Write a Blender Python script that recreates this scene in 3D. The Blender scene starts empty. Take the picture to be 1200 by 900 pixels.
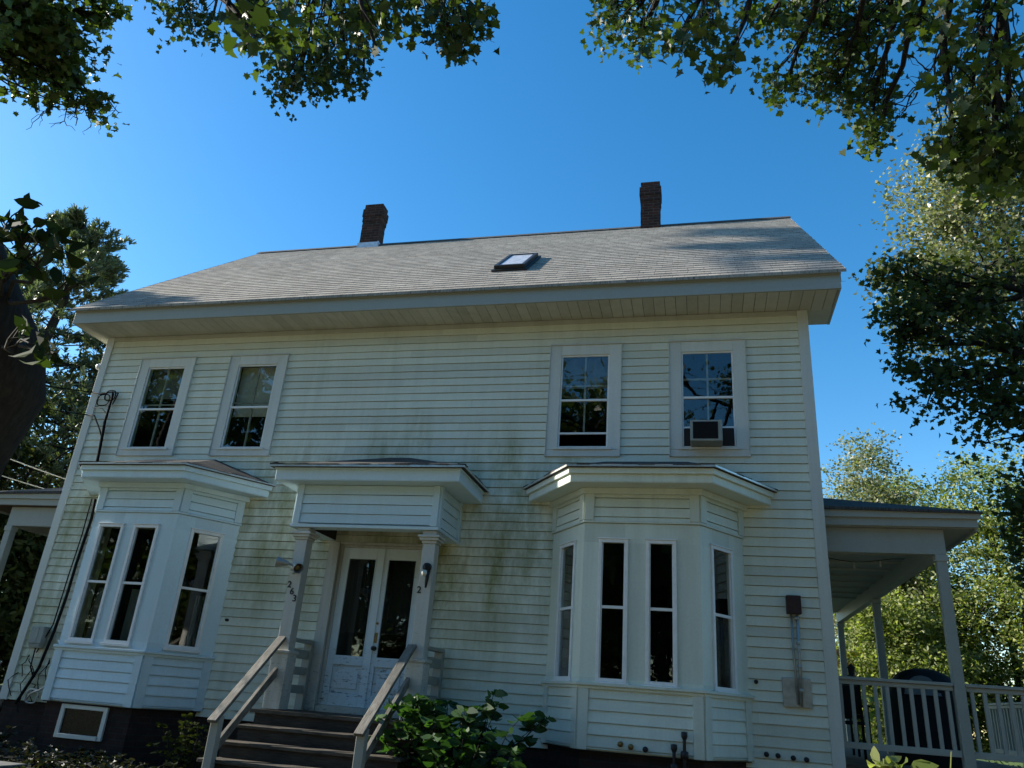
import bpy, bmesh, math, random
import numpy as np
from mathutils import Vector, Matrix
random.seed(7); rng = np.random.default_rng(7)
R = math.radians
S = bpy.context.scene
COL = S.collection

# ------------------------------------------------------------ camera
CAM = Vector((9.8754, -10.0327, 0.7455))
YAW, PITCH, ROLL, FPX = R(-14.6188), R(22.5038), R(4.504), 894.91
fw = Vector((math.sin(YAW)*math.cos(PITCH), math.cos(YAW)*math.cos(PITCH), math.sin(PITCH)))
r0 = Vector((math.cos(YAW), -math.sin(YAW), 0)); u0 = r0.cross(fw)
rt = r0*math.cos(ROLL) + u0*math.sin(ROLL); up = -r0*math.sin(ROLL) + u0*math.cos(ROLL)
cam = bpy.data.objects.new('camera', bpy.data.cameras.new('camera')); COL.objects.link(cam)
cam.matrix_world = Matrix(((rt.x, up.x, -fw.x, CAM.x), (rt.y, up.y, -fw.y, CAM.y), (rt.z, up.z, -fw.z, CAM.z), (0, 0, 0, 1)))
cam.data.sensor_width = 36; cam.data.lens = FPX/1200*36
cam.data.clip_start = 0.05; cam.data.clip_end = 3000
S.camera = cam
# ------------------------------------------------------------ world, sun, exposure
SUN_EL, SUN_A = 27.0, 1.0           # elevation; degrees behind the plane of the front wall, on the left
sd = Vector((-math.cos(R(SUN_EL))*math.cos(R(SUN_A)), math.cos(R(SUN_EL))*math.sin(R(SUN_A)), math.sin(R(SUN_EL))))
W = bpy.data.worlds.new('World'); S.world = W; W.use_nodes = True
nt = W.node_tree; bg = nt.nodes['Background']
sky = nt.nodes.new('ShaderNodeTexSky'); sky.sky_type = 'NISHITA'; sky.sun_disc = False
sky.sun_elevation = R(SUN_EL); sky.sun_rotation = R(270 + SUN_A)
sky.air_density = 1.0; sky.dust_density = 0.3; sky.ozone_density = 1.3
hs = nt.nodes.new('ShaderNodeHueSaturation'); hs.inputs['Saturation'].default_value = 1.42; hs.inputs['Hue'].default_value = 0.497
nt.links.new(sky.outputs[0], hs.inputs['Color']); nt.links.new(hs.outputs[0], bg.inputs[0])
bg.inputs[1].default_value = 0.12
sl = bpy.data.lights.new('sun', 'SUN'); sl.energy = 5.0; sl.angle = R(0.6); sl.color = (1, 0.93, 0.82)
so = bpy.data.objects.new('sun', sl); COL.objects.link(so); so.location = sd*60
so.rotation_euler = sd.to_track_quat('Z', 'Y').to_euler()
S.view_settings.view_transform = 'Standard'; S.view_settings.look = 'None'
S.view_settings.exposure = 1.08; S.view_settings.gamma = 1
S.render.engine = 'CYCLES'; S.cycles.max_bounces = 6; S.cycles.transparent_max_bounces = 12

# ------------------------------------------------------------ materials
def N(nt, t, **k):
    n = nt.nodes.new(t)
    for a, v in k.items(): setattr(n, a, v)
    return n
def base_mat(name, rough=0.6, spec=0.4):
    m = bpy.data.materials.new(name); m.use_nodes = True
    b = m.node_tree.nodes['Principled BSDF']; b.inputs['Roughness'].default_value = rough
    b.inputs['Specular IOR Level'].default_value = spec
    return m, m.node_tree, b
def coords(nt, scale=(1, 1, 1)):
    tc = N(nt, 'ShaderNodeTexCoord'); mp = N(nt, 'ShaderNodeMapping'); mp.inputs['Scale'].default_value = scale
    geo = N(nt, 'ShaderNodeNewGeometry')
    nt.links.new(geo.outputs['Position'], mp.inputs[0]); return mp.outputs[0]
def noise(nt, vec, scale, detail=4, rough=0.6):
    n = N(nt, 'ShaderNodeTexNoise'); n.inputs['Scale'].default_value = scale
    n.inputs['Detail'].default_value = detail; n.inputs['Roughness'].default_value = rough
    nt.links.new(vec, n.inputs['Vector']); return n.outputs[0]
def ramp(nt, fac, p):
    r = N(nt, 'ShaderNodeValToRGB')
    e = r.color_ramp.elements
    while len(e) < len(p): e.new(0.5)
    for i, (x, c) in enumerate(p):
        e[i].position = x; e[i].color = (*c, 1) if len(c) == 3 else c
    nt.links.new(fac, r.inputs[0]); return r.outputs[0]
def g(v): return (v, v, v)
def mix(nt, fac, a, b, mode='MIX'):
    m = N(nt, 'ShaderNodeMix', data_type='RGBA', blend_type=mode)
    for s, v in ((m.inputs[0], fac), (m.inputs[6], a), (m.inputs[7], b)):
        if hasattr(v, 'is_linked'): nt.links.new(v, s)
        elif isinstance(v, (int, float)): s.default_value = v
        else: s.default_value = (*v, 1)
    return m.outputs[2]
def math_(nt, op, a, b=0.0, c=None):
    m = N(nt, 'ShaderNodeMath', operation=op)
    for s, v in zip(m.inputs, (a, b, c)):
        if v is None: continue
        if hasattr(v, 'is_linked'): nt.links.new(v, s)
        else: s.default_value = v
    return m.outputs[0]
def sep(nt):
    geo = N(nt, 'ShaderNodeNewGeometry'); s = N(nt, 'ShaderNodeSeparateXYZ')
    nt.links.new(geo.outputs['Position'], s.inputs[0]); return s.outputs
def smooth(nt, v, a, b):
    m = N(nt, 'ShaderNodeMapRange', interpolation_type='SMOOTHSTEP')
    nt.links.new(v, m.inputs[0]); m.inputs[1].default_value = a; m.inputs[2].default_value = b
    return m.outputs[0]
def bump(nt, b, h, strength=0.3, dist=0.01):
    n = N(nt, 'ShaderNodeBump'); n.inputs['Strength'].default_value = strength; n.inputs['Distance'].default_value = dist
    nt.links.new(h, n.inputs['Height']); nt.links.new(n.outputs[0], b.inputs['Normal'])

def paint(name, col, dirt=(0.30, 0.31, 0.22), amount=0.35, algae=0.0, peel=0.0, rough=0.5):
    m, nt, b = base_mat(name, rough)
    big = noise(nt, coords(nt, (0.8, 0.8, 0.5)), 1.1, 5)
    streak = noise(nt, coords(nt, (5.0, 5.0, 0.35)), 1.3, 5, 0.65)
    fine = noise(nt, coords(nt), 38, 3)
    d = math_(nt, 'MULTIPLY', ramp(nt, streak, [(0.42, g(0)), (0.75, g(1))]), ramp(nt, big, [(0.35, g(0.1)), (0.7, g(1))]))
    d = math_(nt, 'MULTIPLY', d, amount)
    c = mix(nt, d, col, dirt)
    c = mix(nt, math_(nt, 'MULTIPLY', ramp(nt, fine, [(0.45, g(0)), (0.8, g(1))]), 0.22), c, tuple(x*0.6 for x in col))
    if algae:
        x, y, z0_ = sep(nt)
        nz = noise(nt, coords(nt, (1.0, 1.0, 0.15)), 1.3, 5, 0.65)
        z = math_(nt, 'ADD', z0_, math_(nt, 'MULTIPLY', math_(nt, 'SUBTRACT', nz, 0.5), 3.4))
        zone = math_(nt, 'MULTIPLY', smooth(nt, z, 0.6, 2.6), math_(nt, 'SUBTRACT', 1.0, smooth(nt, z, 3.2, 4.6)))
        zx = math_(nt, 'MULTIPLY', smooth(nt, x, 2.6, 3.6), math_(nt, 'SUBTRACT', 1.0, smooth(nt, x, 7.9, 8.6)))
        left = math_(nt, 'MULTIPLY', math_(nt, 'SUBTRACT', 1.0, smooth(nt, x, 0.5, 1.0)), math_(nt, 'SUBTRACT', 1.0, smooth(nt, z, 3.0, 4.3)))
        zone = math_(nt, 'MAXIMUM', math_(nt, 'MULTIPLY', zone, math_(nt, 'ADD', zx, 0.16)), left)
        a1 = ramp(nt, noise(nt, coords(nt, (1.5, 1.5, 0.55)), 1.5, 8, 0.72), [(0.40, g(0)), (0.66, g(1))])
        a = math_(nt, 'MULTIPLY', math_(nt, 'MULTIPLY', zone, a1), algae)
        c = mix(nt, a, c, (0.27, 0.27, 0.10))
        run = ramp(nt, noise(nt, coords(nt, (1.6, 1.6, 0.25)), 1.9, 7, 0.7), [(0.54, g(0)), (0.74, g(1))])
        c = mix(nt, math_(nt, 'MULTIPLY', math_(nt, 'MULTIPLY', zone, run), 0.5*algae), c, (0.17, 0.175, 0.06))
    if peel:
        x, y, z = sep(nt)
        p = noise(nt, coords(nt, (0.7, 1, 2.6)), 13, 9, 0.74)
        pz = math_(nt, 'SUBTRACT', 1.0, smooth(nt, z, 0.9, 1.7))
        th = math_(nt, 'ADD', math_(nt, 'MULTIPLY', pz, 0.10), p)
        pm = ramp(nt, th, [(0.665, g(0)), (0.69, g(1))])
        c = mix(nt, math_(nt, 'MULTIPLY', pm, peel), c, (0.10, 0.085, 0.065))
        bump(nt, b, pm, -0.4, 0.004)
    geo = N(nt, 'ShaderNodeNewGeometry')
    c = mix(nt, 1.0, c, ramp(nt, geo.outputs['Random Per Island'], [(0.0, g(0.86)), (0.55, g(0.97)), (1.0, g(1.03))]), 'MULTIPLY')
    nt.links.new(c, b.inputs['Base Color'])
    return m
def plain(name, col, rough=0.6, spec=0.4, metal=0.0, var=0.25, scale=12):
    m, nt, b = base_mat(name, rough, spec); b.inputs['Metallic'].default_value = metal
    n = noise(nt, coords(nt), scale, 5)
    c = mix(nt, ramp(nt, n, [(0.3, g(0)), (0.7, g(1))]), tuple(x*(1-var) for x in col), tuple(min(1, x*(1+var)) for x in col))
    nt.links.new(c, b.inputs['Base Color']); return m
def leafmat(name, cols, trans=0.35, rough=0.45, spec=0.35):
    m = bpy.data.materials.new(name); m.use_nodes = True; nt = m.node_tree
    b = nt.nodes['Principled BSDF']; b.inputs['Roughness'].default_value = rough; b.inputs['Specular IOR Level'].default_value = spec
    geo = N(nt, 'ShaderNodeNewGeometry')
    k = len(cols)
    c = ramp(nt, geo.outputs['Random Per Island'], [(i/(k-1), cols[i]) for i in range(k)])
    big = noise(nt, coords(nt), 0.55, 3)
    c = mix(nt, ramp(nt, big, [(0.35, g(0)), (0.65, g(0.45))]), c, cols[0])
    nt.links.new(c, b.inputs['Base Color'])
    t = N(nt, 'ShaderNodeBsdfTranslucent'); tc = mix(nt, 1.0, c, (1.5, 1.7, 0.55), 'MULTIPLY'); nt.links.new(tc, t.inputs[0])
    ms = N(nt, 'ShaderNodeMixShader'); ms.inputs[0].default_value = trans
    nt.links.new(b.outputs[0], ms.inputs[1]); nt.links.new(t.outputs[0], ms.inputs[2])
    nt.links.new(ms.outputs[0], nt.nodes['Material Output'].inputs[0]); return m
def glassmat(name, tint=0.85, ior=1.75):
    m = bpy.data.materials.new(name); m.use_nodes = True; nt = m.node_tree
    nt.nodes.remove(nt.nodes['Principled BSDF'])
    t = N(nt, 'ShaderNodeBsdfTransparent'); t.inputs[0].default_value = (tint, tint*1.03, tint, 1)
    gl = N(nt, 'ShaderNodeBsdfGlossy'); gl.inputs['Roughness'].default_value = 0.015
    gl.inputs['Color'].default_value = (0.95, 0.97, 1, 1)
    lw = N(nt, 'ShaderNodeLayerWeight'); lw.inputs[0].default_value = 0.5
    fac = math_(nt, 'ADD', math_(nt, 'MULTIPLY', math_(nt, 'POWER', lw.outputs['Facing'], 4.0), 0.9), 0.055)
    bp = N(nt, 'ShaderNodeBump'); bp.inputs['Strength'].default_value = 0.05; bp.inputs['Distance'].default_value = 0.02
    nt.links.new(noise(nt, coords(nt), 2.6, 2), bp.inputs['Height']); nt.links.new(bp.outputs[0], gl.inputs['Normal'])
    ms = N(nt, 'ShaderNodeMixShader'); nt.links.new(fac, ms.inputs[0])
    nt.links.new(t.outputs[0], ms.inputs[1]); nt.links.new(gl.outputs[0], ms.inputs[2])
    nt.links.new(ms.outputs[0], nt.nodes['Material Output'].inputs[0]); return m
def shingle(name, c1, c2, c3, yscale=1.327):
    m, nt, b = base_mat(name, 0.9, 0.2)
    x, y, z = sep(nt)
    cm = N(nt, 'ShaderNodeCombineXYZ'); nt.links.new(x, cm.inputs[0]); nt.links.new(math_(nt, 'MULTIPLY', y, yscale), cm.inputs[1])
    br = N(nt, 'ShaderNodeTexBrick'); nt.links.new(cm.outputs[0], br.inputs['Vector'])
    br.inputs['Scale'].default_value = 1; br.inputs['Brick Width'].default_value = 0.23; br.inputs['Row Height'].default_value = 0.14
    br.inputs['Mortar Size'].default_value = 0.008; br.inputs['Mortar Smooth'].default_value = 0.5; br.inputs['Bias'].default_value = 0.0
    br.offset = 0.37; br.squash = 0.7; br.squash_frequency = 3
    br.inputs['Color1'].default_value = (*c1, 1); br.inputs['Color2'].default_value = (*c2, 1); br.inputs['Mortar'].default_value = (*[v*0.45 for v in c1], 1)
    n1 = noise(nt, cm.outputs[0], 60, 3, 0.7); n2 = noise(nt, cm.outputs[0], 0.9, 5)
    n3 = noise(nt, coords(nt, (2.2, 5, 5)), 1.5, 4)
    c = mix(nt, ramp(nt, n1, [(0.42, g(0)), (0.58, g(0.75))]), br.outputs[0], c3)
    c = mix(nt, ramp(nt, n2, [(0.35, g(0)), (0.7, g(0.4))]), c, c1)
    c = mix(nt, ramp(nt, n3, [(0.5, g(0)), (0.75, g(0.35))]), c, tuple(v*0.6 for v in c1))
    nt.links.new(c, b.inputs['Base Color'])
    fr = N(nt, 'ShaderNodeMath', operation='FRACT'); nt.links.new(math_(nt, 'DIVIDE', math_(nt, 'MULTIPLY', y, yscale), 0.14), fr.inputs[0])
    h = math_(nt, 'ADD', math_(nt, 'SUBTRACT', 1.0, fr.outputs[0]), math_(nt, 'MULTIPLY', n1, 0.8))
    h = math_(nt, 'SUBTRACT', h, math_(nt, 'MULTIPLY', br.outputs['Fac'], 0.7))
    bump(nt, b, h, 0.45, 0.010); return m
def brickmat(name, c1, c2, mortar):
    m, nt, b = base_mat(name, 0.9, 0.2)
    x, y, z = sep(nt); cm = N(nt, 'ShaderNodeCombineXYZ')
    nt.links.new(math_(nt, 'ADD', x, y), cm.inputs[0]); nt.links.new(z, cm.inputs[1])
    br = N(nt, 'ShaderNodeTexBrick'); nt.links.new(cm.outputs[0], br.inputs['Vector']); br.inputs['Scale'].default_value = 1
    br.inputs['Brick Width'].default_value = 0.21; br.inputs['Row Height'].default_value = 0.07; br.inputs['Mortar Size'].default_value = 0.007
    for k, c in (('Color1', c1), ('Color2', c2), ('Mortar', mortar)): br.inputs[k].default_value = (*c, 1)
    n = noise(nt, coords(nt), 7, 6)
    c = mix(nt, ramp(nt, n, [(0.4, g(0)), (0.7, g(0.7))]), br.outputs[0], (0.02, 0.018, 0.016))
    nt.links.new(c, b.inputs['Base Color']); bump(nt, b, math_(nt, 'ADD', math_(nt, 'MULTIPLY', br.outputs['Fac'], -1), n), 0.7, 0.02); return m
def woodmat(name, col, dark, axis=(1, 1, 1), rough=0.75):
    m, nt, b = base_mat(name, rough, 0.3)
    n1 = noise(nt, coords(nt, axis), 6, 6, 0.7); n2 = noise(nt, coords(nt), 2.5, 4)
    c = mix(nt, ramp(nt, n1, [(0.35, g(0)), (0.68, g(1))]), col, dark)
    c = mix(nt, ramp(nt, n2, [(0.4, g(0)), (0.7, g(0.5))]), c, dark)
    nt.links.new(c, b.inputs['Base Color']); bump(nt, b, n1, 0.4, 0.006); return m

M = {}
M['siding'] = paint('siding_paint', (0.735, 0.75, 0.62), (0.36, 0.37, 0.27), 0.42, algae=0.95)
M['trim'] = paint('trim_paint', (0.68, 0.69, 0.63), (0.33, 0.33, 0.26), 0.5)
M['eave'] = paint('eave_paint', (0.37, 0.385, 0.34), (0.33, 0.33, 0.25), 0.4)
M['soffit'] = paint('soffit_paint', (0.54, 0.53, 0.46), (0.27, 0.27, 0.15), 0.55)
M['cool'] = paint('cool_white_paint', (0.62, 0.77, 0.82), (0.36, 0.40, 0.40), 0.3)
M['bay'] = paint('bay_paint', (0.69, 0.75, 0.66), (0.36, 0.37, 0.30), 0.45)
M['old'] = paint('old_column_paint', (0.57, 0.57, 0.52), (0.20, 0.17, 0.11), 0.95, peel=0.5)
M['door'] = paint('peeling_door_paint', (0.66, 0.76, 0.80), (0.34, 0.34, 0.30), 0.35, peel=0.85)
M['sash'] = plain('white_sash', (0.78, 0.79, 0.78), 0.4, var=0.06)
M['glass'] = glassmat('window_glass')
M['darkglass'] = plain('opaque_dark_glass', (0.008, 0.010, 0.008), 0.25, 0.25)  # even near-black tone for the basement pane
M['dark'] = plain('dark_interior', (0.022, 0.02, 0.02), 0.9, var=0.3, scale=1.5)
M['curtain'] = plain('curtain_cloth', (0.16, 0.17, 0.155), 0.95, var=0.2, scale=5)
M['blind'] = plain('blind_cloth', (0.65, 0.62, 0.52), 0.9, var=0.1)
M['muntin'] = plain('inner_sash_wood', (0.42, 0.41, 0.37), 0.7)
M['roof'] = shingle('asphalt_shingle', (0.17, 0.155, 0.13), (0.37, 0.335, 0.28), (0.46, 0.415, 0.345))
M['lowroof'] = shingle('old_low_roof', (0.03, 0.03, 0.029), (0.065, 0.064, 0.06), (0.13, 0.127, 0.12), 1.1)
M['drip'] = plain('metal_drip_edge', (0.55, 0.55, 0.52), 0.35, 0.5, metal=0.6, var=0.2)
M['flash'] = plain('lead_flashing', (0.5, 0.52, 0.55), 0.45, metal=0.3)
M['brick'] = brickmat('chimney_brick', (0.075, 0.028, 0.02), (0.035, 0.015, 0.012), (0.085, 0.075, 0.065))
M['found'] = brickmat('foundation_brick', (0.05, 0.027, 0.022), (0.03, 0.017, 0.015), (0.04, 0.037, 0.034))
M['step'] = woodmat('weathered_tread', (0.13, 0.11, 0.085), (0.03, 0.026, 0.02), (1.2, 9, 9))
M['riser'] = woodmat('dark_riser', (0.05, 0.045, 0.038), (0.015, 0.013, 0.011), (1.2, 9, 9))
M['rail'] = woodmat('grey_rail_wood', (0.27, 0.26, 0.225), (0.075, 0.066, 0.052), (14, 1.5, 1.5))
M['porchwood'] = paint('porch_paint', (0.36, 0.375, 0.335), (0.30, 0.28, 0.2), 0.4)
M['rafters'] = woodmat('bare_rafters', (0.16, 0.12, 0.08), (0.06, 0.045, 0.03), (2, 9, 9))
M['black'] = plain('black_plastic', (0.015, 0.015, 0.016), 0.5)
M['cable'] = plain('black_cable', (0.012, 0.012, 0.012), 0.8, 0.1)
M['palecable'] = plain('pale_cable', (0.45, 0.45, 0.42), 0.5)
M['galv'] = plain('galvanised_metal', (0.36, 0.38, 0.37), 0.42, 0.5, metal=0.55, var=0.25)
M['greybox'] = plain('grey_box_plastic', (0.30, 0.32, 0.29), 0.6, var=0.1)
M['brass'] = plain('old_brass', (0.22, 0.15, 0.05), 0.45, metal=0.7)
M['red'] = plain('dark_red_box', (0.035, 0.014, 0.013), 0.55)
M['bark'] = woodmat('bark', (0.032, 0.027, 0.022), (0.010, 0.009, 0.008), (9, 9, 1.6), 0.95)
M['palebark'] = woodmat('pale_bark', (0.42, 0.40, 0.36), (0.14, 0.12, 0.10), (2, 2, 6), 0.9)
M['leaf_maple'] = leafmat('maple_leaf', [(0.035, 0.055, 0.016), (0.06, 0.09, 0.022), (0.07, 0.11, 0.026), (0.115, 0.15, 0.036)], 0.36)
M['leaf_near'] = leafmat('near_leaf', [(0.026, 0.045, 0.013), (0.045, 0.07, 0.018), (0.085, 0.115, 0.03)], 0.36)
M['leaf_dusk'] = leafmat('dusky_leaf', [(0.035, 0.05, 0.016), (0.06, 0.075, 0.024), (0.10, 0.105, 0.045)], 0.32, 0.6, 0.2)
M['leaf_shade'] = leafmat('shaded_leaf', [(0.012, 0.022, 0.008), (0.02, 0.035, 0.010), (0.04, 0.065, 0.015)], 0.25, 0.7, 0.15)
M['leaf_birch'] = leafmat('birch_leaf', [(0.06, 0.072, 0.032), (0.15, 0.17, 0.085), (0.27, 0.275, 0.16), (0.42, 0.40, 0.29)], 0.32, 0.35, 0.5)  # tone spread puts sun speckle and dark gaps into the leaf colour
M['leaf_dark'] = leafmat('dark_leaf', [(0.028, 0.038, 0.012), (0.044, 0.056, 0.016), (0.07, 0.08, 0.026)], 0.3, 0.75, 0.12)
M['leaf_lime'] = leafmat('lime_leaf', [(0.06, 0.09, 0.018), (0.17, 0.21, 0.055), (0.30, 0.33, 0.12), (0.45, 0.46, 0.22)], 0.40)  # wide range, bright specks and shaded gaps held in the leaf tones
M['needle'] = leafmat('pine_needle', [(0.07, 0.095, 0.055), (0.11, 0.14, 0.08), (0.17, 0.19, 0.12)], 0.25)
M['leaf_bush'] = leafmat('bush_leaf', [(0.02, 0.055, 0.018), (0.035, 0.085, 0.025), (0.055, 0.12, 0.03)], 0.3, 0.5, 0.3)
M['litter'] = leafmat('ground_leaf', [(0.02, 0.028, 0.012), (0.035, 0.045, 0.02), (0.06, 0.055, 0.03), (0.09, 0.075, 0.05)], 0.15)
M['yellow'] = leafmat('yellow_petal', [(0.55, 0.36, 0.02), (0.75, 0.52, 0.03), (0.45, 0.12, 0.05)], 0.3)
M['cover'] = plain('black_grill_cover', (0.007, 0.007, 0.0075), 0.7, 0.25, var=0.2, scale=4)
M['patch'] = plain('grey_cover_panel', (0.12, 0.125, 0.12), 0.6)
M['white'] = plain('white_vinyl', (0.80, 0.80, 0.78), 0.45, var=0.03)
M['greypaint'] = plain('grey_board_paint', (0.20, 0.22, 0.23), 0.7, var=0.12)
M['teal'] = plain('teal_cloth', (0.02, 0.16, 0.17), 0.7)
M['alu'] = plain('bright_aluminium', (0.75, 0.76, 0.78), 0.25, 0.5, metal=0.9, var=0.05)
M['bulb'] = plain('clear_bulb', (0.55, 0.55, 0.5), 0.1, 0.8)
m, nt_, b_ = base_mat('dark_soil', 0.95, 0.15)
n1 = noise(nt_, coords(nt_), 0.35, 6); n2 = noise(nt_, coords(nt_), 9, 6, 0.7)
c_ = mix(nt_, ramp(nt_, n2, [(0.3, g(0)), (0.7, g(1))]), (0.018, 0.015, 0.011), (0.055, 0.045, 0.03))
x_, y_, z_ = sep(nt_)
c_ = mix(nt_, math_(nt_, 'MULTIPLY', smooth(nt_, y_, 9, 11), 0.95), c_, mix(nt_, ramp(nt_, n1, [(0.4, g(0)), (0.6, g(1))]), (0.05, 0.085, 0.02), (0.10, 0.13, 0.03)))
c_ = mix(nt_, math_(nt_, 'SUBTRACT', 1.0, smooth(nt_, y_, -4.2, -3.2)), c_, mix(nt_, ramp(nt_, n2, [(0.3, g(0)), (0.7, g(1))]), (0.17, 0.16, 0.07), (0.27, 0.24, 0.13)))  # paler dry yard tone added so sunlit ground bounces warm light up
nt_.links.new(c_, b_.inputs['Base Color']); bump(nt_, b_, n2, 0.8, 0.04); M['soil'] = m
M['bounce_gravel'] = plain('pale_bounce_gravel', (0.36, 0.33, 0.27), 0.95, var=0.3, scale=30)
M['slab'] = plain('grey_stone_slab', (0.12, 0.12, 0.115), 0.9, var=0.3, scale=6)

# ------------------------------------------------------------ mesh helpers
def tabs(mb, p, q, z, rise):
    p, q = Vector((p[0], p[1], z)), Vector((q[0], q[1], z)); L = (q-p).length; d = (q-p)/L; n = Vector((d.y, -d.x, 0)); a = 0.0
    while a < L-0.03:
        b = min(L, a+random.uniform(0.10, 0.26)); o = random.uniform(0.0, 0.022); h = random.uniform(0.006, 0.02)
        A = p+d*(a+0.004); B = p+d*b; lift = Vector((0, 0, rise*0.06))
        pts = [A+n*o, B+n*(o+random.uniform(-.006, .006)), B-n*0.09+lift, A-n*0.09+lift]
        mb.hexa(pts+[v+Vector((0, 0, h)) for v in pts]); a = b
class MB:
    def __init__(s): s.v = []; s.f = []; s.m = []
    def quad(s, *p, mi=0):
        i = len(s.v); s.v += [tuple(q) for q in p]; s.f.append(tuple(range(i, i+len(p)))); s.m.append(mi)
    def hexa(s, P, mi=0):
        i = len(s.v); s.v += [tuple(q) for q in P]
        for f in ((0, 3, 2, 1), (4, 5, 6, 7), (0, 1, 5, 4), (1, 2, 6, 5), (2, 3, 7, 6), (3, 0, 4, 7)):
            s.f.append(tuple(i+k for k in f)); s.m.append(mi)
    def box(s, x0, x1, y0, y1, z0, z1, mi=0):
        s.hexa([(x0, y0, z0), (x1, y0, z0), (x1, y1, z0), (x0, y1, z0), (x0, y0, z1), (x1, y0, z1), (x1, y1, z1), (x0, y1, z1)], mi)
    def fbox(s, F, u0, u1, n0, n1, z0, z1, mi=0):
        P = lambda u, n, z: F[0] + F[1]*u + F[2]*n + Vector((0, 0, z))
        s.hexa([P(u0, n1, z0), P(u1, n1, z0), P(u1, n0, z0), P(u0, n0, z0), P(u0, n1, z1), P(u1, n1, z1), P(u1, n0, z1), P(u0, n0, z1)], mi)
    def bar(s, a, b, w, h, upv=(0, 0, 1), mi=0):
        a = Vector(a); b = Vector(b); d = (b-a).normalized(); sx = d.cross(Vector(upv)).normalized(); sy = sx.cross(d)
        q = [sx*x*w/2 + sy*y*h/2 for x, y in ((-1, -1), (1, -1), (1, 1), (-1, 1))]
        s.hexa([a+k for k in q] + [b+k for k in q], mi)
    def tube(s, pts, rad, n=8, mi=0, cap=True):
        pts = [Vector(p) for p in pts]
        if not hasattr(rad, '__len__'): rad = [rad]*len(pts)
        i0 = len(s.v); ref = Vector((0.31, 0.17, 0.93))
        for k, p in enumerate(pts):
            d = (pts[min(k+1, len(pts)-1)] - pts[max(k-1, 0)]).normalized()
            a = d.cross(ref)
            if a.length < 0.05: a = d.cross(Vector((1, 0, 0)))
            a.normalize(); b = d.cross(a)
            for j in range(n):
                t = 2*math.pi*j/n; s.v.append(tuple(p + (a*math.cos(t) + b*math.sin(t))*rad[k]))
        for k in range(len(pts)-1):
            for j in range(n):
                s.f.append((i0+k*n+j, i0+k*n+(j+1) % n, i0+(k+1)*n+(j+1) % n, i0+(k+1)*n+j)); s.m.append(mi)
        if cap:
            s.f.append(tuple(i0+j for j in range(n))); s.m.append(mi)
            s.f.append(tuple(i0+(len(pts)-1)*n+j for j in range(n))); s.m.append(mi)
    def prism(s, poly, z0, z1, mi=0):
        i = len(s.v); k = len(poly)
        s.v += [(p[0], p[1], z0) for p in poly] + [(p[0], p[1], z1) for p in poly]
        s.f.append(tuple(range(i, i+k))); s.f.append(tuple(range(i+k, i+2*k))); s.m += [mi, mi]
        for j in range(k):
            s.f.append((i+j, i+(j+1) % k, i+k+(j+1) % k, i+k+j)); s.m.append(mi)
    def lathe(s, c, prof, n=16, mi=0, axis=2):
        c = Vector(c); i0 = len(s.v)
        for r, h in prof:
            for j in range(n):
                t = 2*math.pi*j/n; p = [r*math.cos(t), r*math.sin(t)]; p.insert(axis, h); s.v.append(tuple(c+Vector(p)))
        for k in range(len(prof)-1):
            for j in range(n):
                s.f.append((i0+k*n+j, i0+k*n+(j+1) % n, i0+(k+1)*n+(j+1) % n, i0+(k+1)*n+j)); s.m.append(mi)
    def build(s, name, mats, parent=None, bevel=0, smooth_=False, recalc=True):
        me = bpy.data.meshes.new(name); me.from_pydata(s.v, [], s.f)
        mats = mats if isinstance(mats, (list, tuple)) else [mats]
        for q in mats: me.materials.append(M[q] if isinstance(q, str) else q)
        me.polygons.foreach_set('material_index', s.m)
        if recalc:
            bm = bmesh.new(); bm.from_mesh(me); bmesh.ops.recalc_face_normals(bm, faces=bm.faces); bm.to_mesh(me); bm.free()
        if smooth_: me.polygons.foreach_set('use_smooth', [True]*len(me.polygons))
        return link(name, me, parent, bevel)
def link(name, me, parent=None, bevel=0):
    o = bpy.data.objects.new(name, me); COL.objects.link(o)
    if parent:
        o.parent = parent
        w = Vector((0, 0, 0)); q = parent
        while q: w += q.location; q = q.parent
        o.location = -w
    if bevel:
        b = o.modifiers.new('bevel', 'BEVEL'); b.width = bevel; b.segments = 2; b.limit_method = 'ANGLE'; b.angle_limit = R(50)
    return o
def tag(o, label=None, cat=None, group=None, kind=None):
    for k, v in (('label', label), ('category', cat), ('group', group), ('kind', kind)):
        if v: o[k] = v
    return o
def thing(name, label, cat, loc, group=None):
    o = bpy.data.objects.new(name, None); COL.objects.link(o); o.location = loc; o.empty_display_size = 0.2
    return tag(o, label, cat, group)
def copy_tree(o, parent=None):
    c = o.copy(); COL.objects.link(c)
    if parent: c.parent = parent
    for ch in list(o.children): copy_tree(ch, c)
    return c
def at(px, py, d):
    v = fw*FPX + rt*(px-600) - up*(py-450); return CAM + v.normalized()*d

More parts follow.
